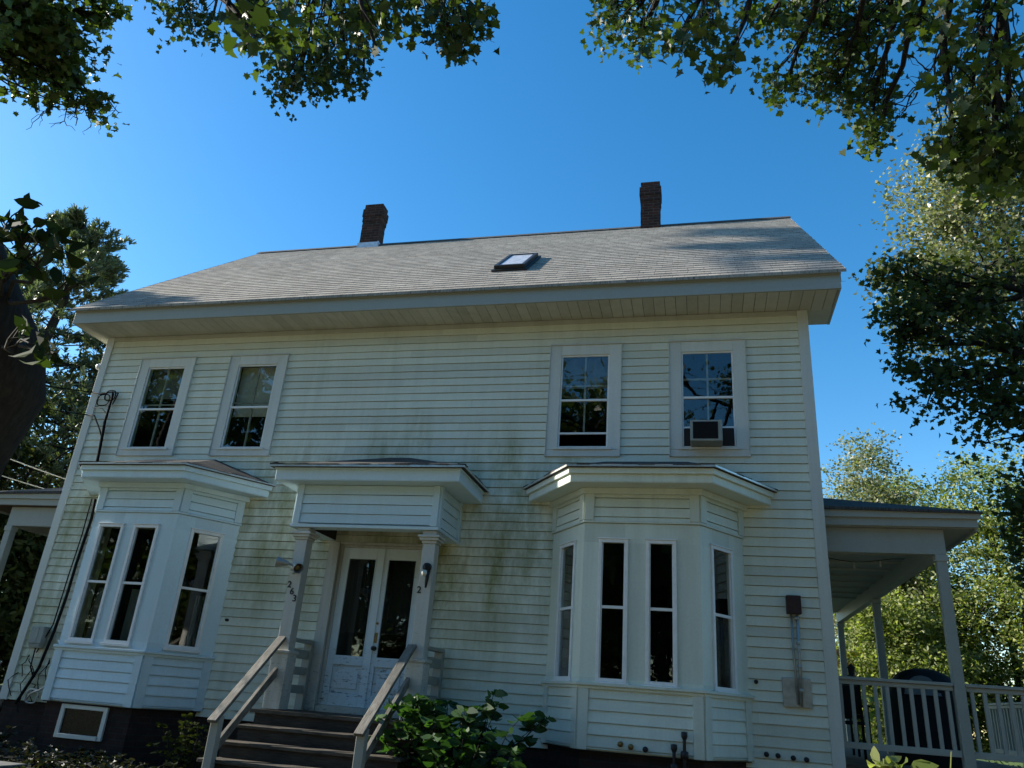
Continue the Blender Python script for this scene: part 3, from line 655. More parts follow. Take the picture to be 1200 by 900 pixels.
# columns
def text_mesh(ch, size, depth):
    cu = bpy.data.curves.new('digit', 'FONT'); cu.body = ch; cu.size = size; cu.extrude = depth; cu.align_x = 'CENTER'; cu.offset = 0.0015
    o = bpy.data.objects.new('digit', cu); COL.objects.link(o); bpy.context.view_layer.update()
    me = bpy.data.meshes.new_from_object(o.evaluated_get(bpy.context.evaluated_depsgraph_get())); bpy.data.objects.remove(o); bpy.data.curves.remove(cu); return me
def column(x0, digits, lamp):
    x1 = x0+0.185; y0, y1 = -0.905, -0.72
    mb = MB(); mb.box(x0+.01, x1-.01, y0+.01, y1-.01, 1.13, 2.50); mb.box(x0-0.02, x1+0.02, y0-0.02, y1+0.02, 0.45, 1.09); mb.box(x0-0.035, x1+0.035, y0-0.035, y1+0.035, 1.0905, 1.129)
    col = mb.build('column', 'old', house, 0.006)
    mb = MB(); mb.box(x0-.005, x1+.005, y0-.005, y1+.005, 2.5005, 2.535); mb.box(x0-.03, x1+.03, y0-.03, y1+.03, 2.5355, 2.57); mb.box(x0-.05, x1+.05, y0-.05, y1+.05, 2.5705, 2.60); mb.box(x0, x1, y0, y1, 2.6005, 2.659)
    mb.build('capital', 'old', col, 0.006)
    for ch, du, z in digits:
        me = text_mesh(ch, 0.115, 0.004)
        me.transform(Matrix.Translation((x0+0.0925+du, y0+.005, z)) @ Matrix.Rotation(R(90), 4, 'X')); me.materials.append(M['black'])
        link('house_number', me, col)
    xm = x0+0.0925
    if lamp == 'double':
        mb = MB(); mb.lathe((xm, y0-0.02, 2.13), [(0.0, -0.032), (0.055, -0.03), (0.055, 0.02), (0.03, 0.035)], 14, axis=1)
        mb.tube([(xm, y0-0.04, 2.13), (xm-0.03, y0-0.09, 2.16), (xm-0.06, y0-0.13, 2.165)], 0.012); mb.tube([(xm, y0-0.04, 2.13), (xm+0.03, y0-0.09, 2.155), (xm+0.04, y0-0.13, 2.15)], 0.012)
        mb.tube([(xm, y0-0.03, 2.10), (xm+0.005, y0-0.05, 2.05)], 0.02)
        mb.build('lamp', 'galv', col, smooth_=True)
        for d, c0 in ((V((-0.9, -0.35, 0.1)), V((xm-0.05, y0-0.12, 2.165))), (V((0.75, -0.55, -0.35)), V((xm+0.03, y0-0.11, 2.15)))):
            d = d.normalized(); mb = MB(); mb.tube([c0, c0+d*0.05, c0+d*0.13, c0+d*0.15], [0.026, 0.04, 0.062, 0.064], 14, cap=False)
            mb.tube([c0+d*0.10, c0+d*0.125], [0.052, 0.02], 12, mi=1); mb.build('lamp_head', ['galv', 'brass'], col, smooth_=True)
    else:
        mb = MB(); mb.lathe((xm+0.02, y0-0.01, 2.20), [(0.0, -0.05), (0.05, -0.045), (0.055, 0.0), (0.03, 0.015)], 14, axis=1)
        mb.tube([(xm+0.02, y0-0.05, 2.20), (xm+0.02, y0-0.09, 2.21), (xm+0.02, y0-0.10, 2.15)], 0.014)
        mb.tube([(xm+0.035, y0-0.02, 2.16), (xm+0.04, y0-0.04, 2.05), (xm+0.03, y0-0.03, 1.95)], [0.03, 0.022, 0.012])
        mb.build('lamp', ['black'], col, smooth_=True)
        mb = MB(); mb.tube([(xm+0.015, y0-0.085, 2.15), (xm+0.015, y0-0.09, 2.12), (xm+0.012, y0-0.09, 2.08)], [0.03, 0.036, 0.022], 12); mb.build('lamp_head', 'bulb', col, smooth_=True)
column(4.72, [('2', -0.054, 1.885), ('6', -0.003, 1.80), ('3', 0.05, 1.715)], 'double')
column(6.49, [('2', -0.062, 1.89)], 'single')
# porch floor and side slats
mb = MB()
for i in range(8): mb.box(4.60, 6.83, -1.02+i*0.127, -1.02+i*0.127+0.122, 0.40, 0.44)
mb.box(4.66, 6.78, -0.95, -0.0, -0.6, 0.395); mb.build('porch_floor', ['step'], house)
for x0 in (4.76, 6.60):
    for z0, z1, yy in ((1.255, 1.30, 0.0), (1.06, 1.17, 0.012), (0.86, 0.96, 0.012), (0.64, 0.74, 0.012)):
        mb = MB(); w = 0.05 if z0 > 1.2 else 0.022; mb.box(x0-w, x0+w, -0.717, -0.025, z0, z1); mb.build('side_slat', 'porchwood', house, 0.004)
    mb = MB(); mb.box(x0-0.055, x0+0.055, -0.13, -0.035, 0.445, 1.254); mb.build('side_post', 'porchwood', house, 0.004)
# door case and doors
mb = MB(); F = FRONT
mb.fbox(F, 4.79, 4.948, 0, 0.05, 0.445, 2.655); mb.fbox(F, 6.252, 6.41, 0, 0.05, 0.445, 2.655); mb.fbox(F, 4.949, 6.251, 0.0, 0.03, 2.622, 2.655)
mb.fbox(F, 4.951, 4.995, -0.07, -0.005, 0.445, 2.619); mb.fbox(F, 6.205, 6.249, -0.07, -0.005, 0.445, 2.619); mb.fbox(F, 4.996, 6.204, -0.07, -0.006, 2.585, 2.619)
mb.fbox(F, 4.951, 6.249, -0.1, 0.03, 0.441, 0.525)
mb.build('door_case', 'old', house, 0.004)
for u0, u1, hinge in ((4.997, 5.599, 0), (5.601, 6.203, 1)):
    mb = MB(); y0, y1 = -0.06, -0.015; ga, gb = u0+0.095, u1-0.085
    if hinge: ga, gb = u0+0.085, u1-0.095
    z0, z1 = 0.527, 2.583
    mb.fbox(F, u0, ga, y0, y1, z0, z1); mb.fbox(F, gb, u1, y0, y1, z0, z1); mb.fbox(F, ga+.0005, gb-.0005, y0, y1-.0005, 2.43, z1); mb.fbox(F, ga+.0005, gb-.0005, y0, y1-.0005, 1.03, 1.15); mb.fbox(F, ga+.0005, gb-.0005, y0, y1-.0005, z0, 0.68)
    mb.fbox(F, ga+.001, gb-.001, y0, y1-0.02, 0.6805, 1.0295)
    mb.fbox(F, ga+.05, gb-.05, y1-0.0195, y1-0.006, 0.74, 0.97)
    for q in ((ga, ga+.014, 1.15, 2.43), (gb-.014, gb, 1.15, 2.43)): mb.fbox(F, *q[:2], y1-0.02, y1+0.006, *q[2:])
    dr = mb.build('door', 'door', house, 0.004)
    mb = MB(); mb.fbox(F, ga+.001, gb-.001, -0.045, -0.04, 1.151, 2.429); mb.build('pane', 'glass', dr)
    mb = MB(); folds(mb, F, ga-0.02, gb+0.02, 1.45, 2.5, -0.09, 0.008, 12); mb.build('curtain', 'dark', dr, recalc=False)
    if hinge:
        mb = MB(); mb.lathe((5.655, -0.015+0.03, 1.26), [(0.0, -0.075), (0.026, -0.07), (0.028, -0.055), (0.012, -0.04), (0.012, -0.02), (0.03, -0.015), (0.03, 0.0)], 14, axis=1); mb.build('door_knob', 'black', dr, smooth_=True)
        mb = MB(); mb.fbox(F, 5.635, 5.675, -0.014, -0.009, 1.33, 1.46); mb.lathe((5.65, 0.02, 1.58), [(0, -0.025), (0.016, -0.024), (0.016, 0)], 10, axis=1); mb.build('lock_plate', 'brass', dr)
    else:
        mb = MB(); mb.fbox(F, u1-0.012, u1+0.03, -0.0145, -0.002, z0, z1); mb.build('astragal', 'door', dr)
# pipe ends and vents through the siding
def pipe_end(x, y, z, r, m_, hood=False):
    mb = MB(); mb.lathe((x, y, z), [(0.0, -0.045), (r*0.7, -0.045), (r, -0.03), (r, 0.02)], 12, axis=1); mb.build('pipe_end', m_, house, smooth_=True)
for x, z, m_ in ((9.0, 0.40, 'brass'), (9.113, 0.383, 'brass'), (9.27, 0.37, 'black')): pipe_end(x, -0.76, z, 0.03, m_)
for x, z in ((10.576, 0.402), (10.70, 0.398), (10.863, 0.388), (11.003, 0.382)): pipe_end(x, -0.012, z, 0.028, 'black')
pipe_end(10.50, -0.012, 1.165, 0.024, 'black'); pipe_end(3.40, -0.012, 1.51, 0.02, 'black')
for x, zt in ((9.575, 0.42), (9.685, 0.55)):
    mb = MB(); mb.tube([(x, -0.80, -0.45), (x, -0.80, zt-0.1), (x, -0.80, zt)], [0.018, 0.018, 0.022]); mb.lathe((x, -0.80, zt-0.02), [(0, 0.05), (0.034, 0.045), (0.034, 0), (0.02, -0.03)], 12)
    mb.lathe((x, -0.80, zt-0.2), [(0.02, 0.04), (0.042, 0.03), (0.042, -0.03), (0.02, -0.04)], 12); mb.build('fill_pipe', 'black', house, smooth_=True)

# ------------------------------------------------------------ front steps
st = thing('front_steps', 'worn dark wooden steps with grey sloping handrails up to the front door', 'steps', (5.7, -1.6, GZ))
mb = MB()
zs_ = [0.44, 0.275, 0.11, -0.055, -0.22]; yf = [-1.02, -1.32, -1.62, -1.92, -2.22]
for k in range(1, 5):
    t = MB()
    for i in range(2): t.box(4.62+random.uniform(-.01, .01), 6.80+random.uniform(-.01, .01), yf[k]+i*0.155, yf[k]+i*0.155+0.148, zs_[k]-0.038, zs_[k]-random.uniform(0, .004))
    t.build('tread', 'step', st, 0.006)
for k in range(0, 5):
    t = MB(); t.box(4.66, 6.76, yf[k]+0.03, yf[k]+0.055, zs_[k]-0.165, zs_[k]-0.041); t.build('riser', 'riser', st)
for x in (4.64, 5.7, 6.74):
    t = MB(); t.hexa([(x, -1.0, -0.5), (x+.04, -1.0, -0.5), (x+.04, -2.19, -0.5), (x, -2.19, -0.5), (x, -1.0, 0.235), (x+.04, -1.0, 0.235), (x+.04, -2.19, -0.40), (x, -2.19, -0.40)]); t.build('stringer', 'riser', st)
for x in (4.78, 6.475):
    t = MB(); t.box(x-0.05, x+0.05, -1.99, -1.90, -0.45, 0.375); t.build('newel_post', 'porchwood', st, 0.006)
    xt = x+ (0.02 if x < 5 else 0.05)
    t = MB(); t.bar((x, -2.05, 0.315), (xt, -0.91, 1.275), 0.11, 0.04); t.build('handrail', 'rail', st, 0.006)
    t = MB(); t.bar((x, -1.90, 0.05), (xt, -0.91, 0.885), 0.045, 0.09); t.build('lower_rail', 'rail', st, 0.005)

# ------------------------------------------------------------ side porches
def side_porch(name, label, sgn, wall_x, y0, y1, px_, posts, tip, rail_to):
    t = thing(name, label, 'porch', (wall_x+sgn*0.7, (y0+y1)/2, GZ))
    X = lambda d: wall_x + sgn*d
    def bx(mb, d0, d1, ya, yb, za, zb): mb.box(min(X(d0), X(d1)), max(X(d0), X(d1)), ya, yb, za, zb)
    mb = MB(); bx(mb, 0.035, px_+0.12, y0, y0+0.10, 2.78, 3.09); bx(mb, px_, px_+0.12, y0+0.101, y1, 2.78, 3.09); mb.build('beam', 'porchwood', t, 0.005)
    mb = MB(); bx(mb, 0.035, tip-0.05, y0-0.10, y0-0.07, 3.10, 3.27); bx(mb, tip-0.08, tip-0.05, y0-0.069, y1, 3.06, 3.24); bx(mb, 0.035, tip-0.02, y0-0.13, y0-0.1005, 3.20, 3.29); mb.build('fascia', 'porchwood', t, 0.004)
    rf = MB(); zi, zo = 3.62, 3.30; zi = 3.42; 
    P = [(X(0.033), y0-0.16, 3.33), (X(tip), y0-0.16, 3.285), (X(tip), y1+0.1, 3.285), (X(0.033), y1+0.1, 3.75)]
    rf.quad(*P); rf.quad(P[0], P[1], (X(0.033), y0+1.0, 3.75)); rf.quad((X(0.033), y0+1.0, 3.75), P[1], P[2], P[3])
    rf.hexa([(X(0.033), y0-0.16, 3.292), (X(tip), y0-0.16, 3.262), (X(tip), y1+.1, 3.262), (X(0.033), y1+.1, 3.292), (X(0.033), y0-0.16, 3.33), (X(tip), y0-0.16, 3.284), (X(tip), y1+.1, 3.284), (X(0.033), y1+.1, 3.33)])
    rf.build('roof', 'lowroof', t)
    mb = MB(); bx(mb, 0.035, px_+0.0, y0+0.102, y1, 2.99, 3.01); bx(mb, px_+0.121, tip-0.081, y0-0.068, y1, 3.091, 3.10); bx(mb, 0.035, px_+0.12, y0-0.068, y0-0.001, 3.091, 3.10)
    cl = mb.build('ceiling', 'porchwood' if sgn > 0 else 'rafters', t)
    mb = MB()
    for k in range(9): 
        yy = y0+0.5+k*0.6
        bx(mb, 0.04, px_-.002, yy, yy+0.045, 2.87 if sgn < 0 else 2.96, 2.988)
    mb.build('joist', 'rafters' if sgn < 0 else 'porchwood', cl)
    for yy in posts:
        mb = MB(); bx(mb, px_+0.002, px_+0.118, yy, yy+0.115, 0.40, 2.779); bx(mb, px_-0.01, px_+0.13, yy-.012, yy+0.127, 2.70, 2.7785); mb.build('post', 'porchwood', t, 0.006)
    mb = MB(); bx(mb, 0.033, rail_to, y0-0.06, y1, 0.32, 0.37); bx(mb, 0.033, rail_to, y0-0.05, y0-0.02, 0.14, 0.318); mb.build('deck', 'step', t)
    return t, X, bx
rp, RX, rbx = side_porch('side_porch', 'roofed side porch with white railing on the right of the house', 1, WX, 0.30, 8.0, 1.32, [0.30, 4.2, 7.9], 1.86, 3.4)
def railing(run, fixed, d0, d1, skip):
    mb = MB()
    if run == 'x': rbx(mb, d0, d1, fixed-0.045, fixed+0.045, 1.275, 1.31); rbx(mb, d0, d1, fixed-0.02, fixed+0.02, 1.225, 1.274); rbx(mb, d0, d1, fixed-0.025, fixed+0.025, 0.53, 0.60)
    else: rbx(mb, fixed-0.045, fixed+0.045, d0, d1, 1.275, 1.31); rbx(mb, fixed-0.02, fixed+0.02, d0, d1, 1.225, 1.274); rbx(mb, fixed-0.025, fixed+0.025, d0, d1, 0.53, 0.60)
    r = mb.build('railing', 'porchwood', rp, 0.004)
    n = int(round((d1-d0)/0.135)); step = (d1-d0)/n
    for i in range(n):
        c = d0+step*(i+0.5); mb = MB()
        if run == 'x': rbx(mb, c-0.019, c+0.019, fixed-0.019, fixed+0.019, 0.601, 1.224)
        else: rbx(mb, fixed-0.019, fixed+0.019, c-0.019, c+0.019, 0.601, 1.224)
        mb.build('baluster', 'porchwood', r)
railing('x', 0.355, 0.035, 1.318, 0); railing('x', 0.355, 1.442, 3.4, 0); railing('y', 3.35, 0.41, 6.0, 0)
lp, LX, lbx = side_porch('side_porch', 'roofed side porch with bare rafters on the left of the house', -1, 0.0, 0.12, 6.0, 0.93, [0.12, 3.0], 1.7, 1.7)

# ------------------------------------------------------------ fittings on the house
ac = thing('air_conditioner', 'boxy window air conditioner under the raised sash of rightmost upper window', 'air conditioner', (10.0, -0.15, WZ0+0.13))
a, b, c, d = GL[3]
mb = MB(); mb.box(9.80, 10.21, -0.28, 0.35, c+0.004, c+0.30); mb.build('housing', 'greybox', ac, 0.012)
mb = MB()
for k in range(11): mb.box(9.835, 10.155, -0.286, -0.2805, c+0.04+k*0.021, c+0.052+k*0.021)
mb.box(9.835, 10.155, -0.2815, -0.2803, c+0.035, c+0.272); mb.build('grille', 'cover', ac)
for xa, xb in ((a+.03, 9.797), (10.213, b-.03)):
    mb = MB(); mb.box(xa, xb, -0.02, 0.0, c+0.023, c+0.272); mb.build('side_curtain', 'dark', ac)

mt = thing('utility_box', 'small dark box on twin conduits above a flat metal plate', 'utility box', (10.96, -0.03, 0.9))
mb = MB(); mb.box(10.885, 11.05, -0.13, -0.02, 1.95, 2.16); mb.build('box', 'red', mt, 0.006)
mb = MB(); mb.tube([(10.935, -0.06, 1.95), (10.935, -0.06, 1.5), (10.95, -0.06, 0.95)], 0.014); mb.build('conduit', 'galv', mt, smooth_=True)
mb = MB(); mb.tube([(11.0, -0.075, 1.95), (10.995, -0.075, 1.5), (10.985, -0.075, 0.93)], 0.018)
for z in (1.9, 1.62, 1.36, 1.1): mb.lathe((10.99, -0.075, z), [(0.018, -.02), (0.025, -.018), (0.025, .018), (0.018, .02)], 10)
mb.build('conduit', 'galv', mt, smooth_=True)
mb = MB(); mb.box(10.79, 11.105, -0.04, -0.017, 0.92, 1.235); mb.build('back_plate', 'galv', mt, 0.003)

eb = thing('meter_box', 'pale grey meter box low on the left end of the front wall', 'meter box', (0.4, -0.05, 1.0))
mb = MB(); mb.box(0.28, 0.50, -0.13, -0.017, 1.02, 1.26); mb.hexa([(0.30, -0.11, 0.96), (0.48, -0.11, 0.96), (0.48, -0.02, 0.96), (0.30, -0.02, 0.96), (0.285, -0.125, 1.018), (0.495, -0.125, 1.018), (0.495, -0.02, 1.018), (0.285, -0.02, 1.018)]); mb.build('housing', 'greybox', eb, 0.008)
mb = MB(); mb.box(0.29, 0.42, -0.136, -0.1305, 1.03, 1.25); mb.build('cover', 'greybox', eb, 0.002)

sv = thing('service_cable', 'thick black service cable bundle running down the left end of the front wall', 'cable', (0.5, -0.05, 0.3))
mb = MB(); mb.tube([(0.43, -0.06, 5.0), (0.43, -0.06, 4.5), (0.50, -0.06, 3.9), (0.52, -0.06, 3.55)], [0.018, 0.023, 0.024, 0.024]); mb.build('riser_cable', 'cable', sv, smooth_=True)
mb = MB(); mb.tube([(0.66, -0.05, 3.2), (0.70, -0.05, 2.9), (0.66, -0.05, 2.2), (0.66, -0.06, 1.7), (0.62, -0.06, 1.2), (0.55, -0.07, 0.7), (0.35, -0.09, 0.2)], 0.022); mb.tube([(0.60, -0.05, 3.2), (0.61, -0.05, 2.6), (0.58, -0.05, 2.0), (0.56, -0.05, 1.3), (0.42, -0.06, 0.9)], 0.009); mb.tube([(0.40, -0.08, 0.96), (0.41, -0.08, 0.7), (0.52, -0.08, 0.55)], 0.011); mb.build('lower_cable', 'cable', sv, smooth_=True)
def coil(c, r, n, squash=1.0): return [V((c[0]+r*math.cos(t)*squash, c[1]-0.01*k/n, c[2]+r*math.sin(t)+0.01*math.sin(3*t))) for k, t in enumerate([2*math.pi*1.6*i/n for i in range(n+1)])]
mb = MB(); mb.tube(coil((0.40, -0.07, 4.95), 0.10, 24), 0.010, 6); mb.tube(coil((0.28, -0.06, 4.88), 0.11, 20, 1.1), 0.009, 6); mb.tube([(0.0, -0.05, 5.03), (0.2, -0.08, 4.98), (0.42, -0.06, 5.02), (0.52, -0.05, 5.0), (0.47, -0.05, 4.8)], 0.010, 6)
mb.tube([(0.05, -0.05, 4.62), (0.2, -0.07, 4.60), (0.38, -0.06, 4.35), (0.44, -0.06, 4.25)], 0.012, 6); mb.tube([(0.1, -0.05, 4.75), (0.3, -0.06, 4.73), (0.40, -0.06, 4.65)], 0.006, 6); mb.build('drip_loop', 'cable', sv, smooth_=True)
mb = MB(); mb.tube(coil((0.62, -0.12, 0.32), 0.10, 22), 0.012, 6); mb.tube([(0.50, -0.1, 0.25), (0.62, -0.15, 0.36), (0.78, -0.16, 0.42), (0.86, -0.14, 0.5)], 0.013, 6)
mb.build('cable_loop', 'palecable', sv, smooth_=True)
mb = MB()
for k in range(7):
    q = [(0.15+0.1*k+random.uniform(-.05, .05), -0.07, 0.85-0.06*k+random.uniform(-.05, .1)) for _ in range(1)]
    p0 = V((random.uniform(.15, .75), -0.06, random.uniform(.5, .9))); pts = [p0]
    for _ in range(4): pts.append(pts[-1]+V((random.uniform(-.12, .12), random.uniform(-.015, 0), random.uniform(-.22, -.02))))
    mb.tube(pts, 0.007, 5)
mb.build('loose_wire', 'cable', sv, smooth_=True)
def cable(label, a, b, r, m_, sag):
    a, b = V(a), V(b); mb = MB(); mb.tube([a.lerp(b, i/14) - V((0, 0, sag*4*(i/14)*(1-i/14))) for i in range(15)], r, 6)
    tag(mb.build('overhead_cable', m_, smooth_=True), label, 'cable', 'wires reaching the left corner of the house')
cable('pale cable sloping down to the house corner, upper of the two above the left porch', at(78, 562, 18.5), at(-150, 468, 14), 0.013, 'palecable', 0.05)
cable('pale cable running to the left porch roof, lower of the two there', at(74, 579, 18.0), at(-150, 502, 14), 0.011, 'palecable', 0.05)
cable('black cable crossing the pine tree to the looped bundle by upper left window', (0.0, -0.05, 5.03), at(-120, 418, 15), 0.010, 'cable', 0.05)
cable('thin black cable meeting the corner below the looped bundle', (0.05, -0.05, 4.62), at(-120, 442, 15), 0.009, 'cable', 0.05)
mb = MB(); mb.lathe((-0.06, 0.0, 5.52), [(0.0, -0.05), (0.05, -0.04), (0.06, 0.0), (0.03, 0.04)], 10, axis=0)
tag(mb.build('camera_lamp', 'white', smooth_=True), 'small white round fitting on the upper left corner of the house', 'light fitting')
sg = thing('string_lights', 'string of small clear bulbs hung under the right porch ceiling', 'string lights', (12.0, 1.3, 2.85))
pts = [V((11.45+0.16*i, 1.25+0.05*math.sin(i), 2.90-0.07*math.sin(math.pi*i/7)**2)) for i in range(8)]
mb = MB(); mb.tube(pts, 0.005, 5); mb.build('wire', 'cable', sg)
for p in pts[1:7:2]:
    mb = MB(); mb.lathe((p.x, p.y, p.z-0.06), [(0.0, -0.03), (0.013, -0.025), (0.019, -0.005), (0.012, 0.02), (0.010, 0.055)], 10); mb.build('bulb', 'bulb', sg, smooth_=True)

# ------------------------------------------------------------ things on the right porch and beyond
gr = thing('covered_grill', 'large barbecue grill under a black rounded cover on the right porch', 'grill', (12.55, 1.75, 0.37))
mb = MB(); nu, nv = 30, 12
prof = [(1.0, 0.0), (1.02, 0.3), (1.0, 0.6), (1.0, 0.78), (0.98, 0.9), (0.90, 1.0), (0.75, 1.08), (0.5, 1.14), (0.25, 1.165), (0.02, 1.17)]
for k, (q, z) in enumerate(prof):
    for i in range(nu):
        t = 2*math.pi*i/nu; ct, st_ = math.cos(t), math.sin(t)
        e = 0.62; x = math.copysign(abs(ct)**e, ct); y = math.copysign(abs(st_)**e, st_)
        w = 1+0.02*math.sin(7*t)*(1 if z < 0.9 else 0.3)
        mb.v.append((12.72+0.41*q*x*w, 1.75+0.33*q*y*w, 0.372+z))
for k in range(len(prof)-1):
    for i in range(nu): mb.f.append((k*nu+i, k*nu+(i+1) % nu, (k+1)*nu+(i+1) % nu, (k+1)*nu+i)); mb.m.append(0)
mb.build('cover', 'cover', gr, smooth_=True)
mb = MB(); 
for i in range(8):
    t0, t1 = math.pi*i/8, math.pi*(i+1)/8
    mb.quad((12.64-0.22*math.cos(t0), 1.40, 1.20), (12.64-0.22*math.cos(t1), 1.40, 1.20), (12.64-0.22*math.cos(t1), 1.46-0.0*i, 1.20+0.24*math.sin(t1)), (12.64-0.22*math.cos(t0), 1.46, 1.20+0.24*math.sin(t0)))
mb.build('panel', 'patch', gr, recalc=False)
def chair(loc, rz, label):
    t = thing('patio_chair', label, 'chair', loc, 'dark chairs behind the porch railing')
    B = V(loc)
    def b(mb, x0, x1, y0, y1, z0, z1): mb.box(B.x+x0, B.x+x1, B.y+y0, B.y+y1, B.z+z0, B.z+z1)
    mb = MB(); b(mb, -.24, .24, -.24, .24, 0.42, 0.46); mb.build('seat', 'cover', t, 0.01)
    mb = MB()
    b(mb, -.23, .23, .225, .245, .552, .918)
    b(mb, -.26, .26, .22, .25, .92, .98); b(mb, -.26, .26, .22, .25, .50, .55); mb.build('backrest', 'cover', t, 0.006)
    for sx in (-1, 1):
        for y, h in ((-.22, .64), (.235, .98)):
            mb = MB(); mb.bar(B+V((sx*.25, y, 0)), B+V((sx*.245, y, h)), .032, .032, (0, 1, 0)); mb.build('leg', 'cover', t)
        mb = MB(); b(mb, sx*.25-.03, sx*.25+.03, -.25, .25, .641, .665); mb.build('armrest', 'cover', t, 0.006)
chair((11.75, 1.9, 0.372), 0, 'dark patio chair beside the covered grill on the right porch')
chair((11.85, 3.4, 0.372), 0, 'dark patio chair deeper on the right porch')
ln = thing('lantern', 'small dark lantern standing on the porch railing near the house', 'lantern', (11.62, 0.36, 1.311))
mb = MB(); mb.lathe((11.62, 0.36, 1.311), [(0, 0), (0.05, 0), (0.05, 0.015), (0.035, 0.02), (0.04, 0.09), (0.05, 0.10), (0.02, 0.13), (0, 0.15)], 12); mb.build('body', 'cover', ln, smooth_=True)
mb = MB(); mb.tube([(11.585, 0.36, 1.41), (11.59, 0.36, 1.47), (11.62, 0.36, 1.49), (11.65, 0.36, 1.47), (11.655, 0.36, 1.41)], 0.004, 5); mb.build('handle', 'cover', ln)
# white fence and grey shed in the back garden
fe = thing('white_fence', 'white board fence in the back garden seen through the right porch balusters', 'fence', (18.6, 13.4, GZ))
u = V((0.55, -0.83, 0)).normalized(); fp = V((18.0, 14.4, GZ))
for k in range(3):
    mb = MB(); p = fp+u*1.2*k; mb.box(p.x-.06, p.x+.06, p.y-.06, p.y+.06, GZ, GZ+1.95); mb.box(p.x-.08, p.x+.08, p.y-.08, p.y+.08, GZ+1.95, GZ+2.0); mb.build('post', 'white', fe)
for k in range(2):
    mb = MB(); n = V((-u.y, u.x, 0))
    for i in range(7):
        p = fp+u*(1.2*k+0.075+0.152*i); q = p+u*0.146
        mb.hexa([p-n*.012, q-n*.012, q+n*.012, p+n*.012] + [v+V((0, 0, 1.85)) for v in (p-n*.012, q-n*.012, q+n*.012, p+n*.012)])
    mb.build('board_panel', 'white', fe)
sh = thing('garden_shed', 'low grey board shed beyond the right end of the porch railing', 'shed', (25.0, 18.0, GZ))
mb = MB(); mb.box(23.6, 26.6, 16.6, 19.4, GZ, 2.1)
for k in range(14): mb.box(23.6+k*0.215, 23.6+k*0.215+0.2, 16.58, 16.599, GZ, 2.1); mb.box(23.58, 23.599, 16.6+k*0.2, 16.6+k*0.2+0.19, GZ, 2.1)
mb.build('wall', 'greypaint', sh)
mb = MB(); mb.quad((23.4, 16.3, 2.05), (26.8, 16.3, 2.05), (26.8, 18.0, 3.0), (23.4, 18.0, 3.0)); mb.quad((23.4, 19.7, 2.05), (26.8, 19.7, 2.05), (26.8, 18.0, 3.0), (23.4, 18.0, 3.0)); mb.quad((23.4, 16.3, 2.0), (26.8, 16.3, 2.0), (26.8, 18.0, 2.95), (23.4, 18.0, 2.95)); mb.build('roof', 'lowroof', sh)
# lawn chair under the left porch
lc = thing('lawn_chair', 'teal folding chair with bright metal tubes beside the left porch', 'chair', (-1.75, 1.0, GZ))
B = V((-1.45, 0.75, GZ))
mb = MB(); mb.box(B.x-.25, B.x+.2, B.y-.2, B.y+.2, B.z+.86, B.z+.88); mb.build('seat', 'teal', lc, 0.008)
mb = MB(); mb.bar(B+V((-.24, 0, .9)), B+V((-.44, 0, 1.45)), .40, .02, (0, 1, 0)); mb.build('backrest', 'teal', lc, 0.008)
for s in (-1, 1):
    mb = MB(); mb.tube([B+V((.35, s*.22, .42)), B+V((-.2, s*.22, .86)), B+V((-.44, s*.22, 1.46))], .014, 8); mb.build('frame', 'alu', lc, smooth_=True)
    mb = MB(); mb.tube([B+V((-.3, s*.21, .42)), B+V((.25, s*.21, .86)), B+V((.28, s*.21, 1.1)), B+V((-.3, s*.21, 1.1))], .014, 8); mb.build('leg', 'alu', lc, smooth_=True)
mb = MB(); mb.box(-2.3, -0.9, 0.2, 1.6, GZ-.05, GZ+.42); tag(mb.build('deck', 'step'), 'low dark wooden deck under the left porch', 'deck')

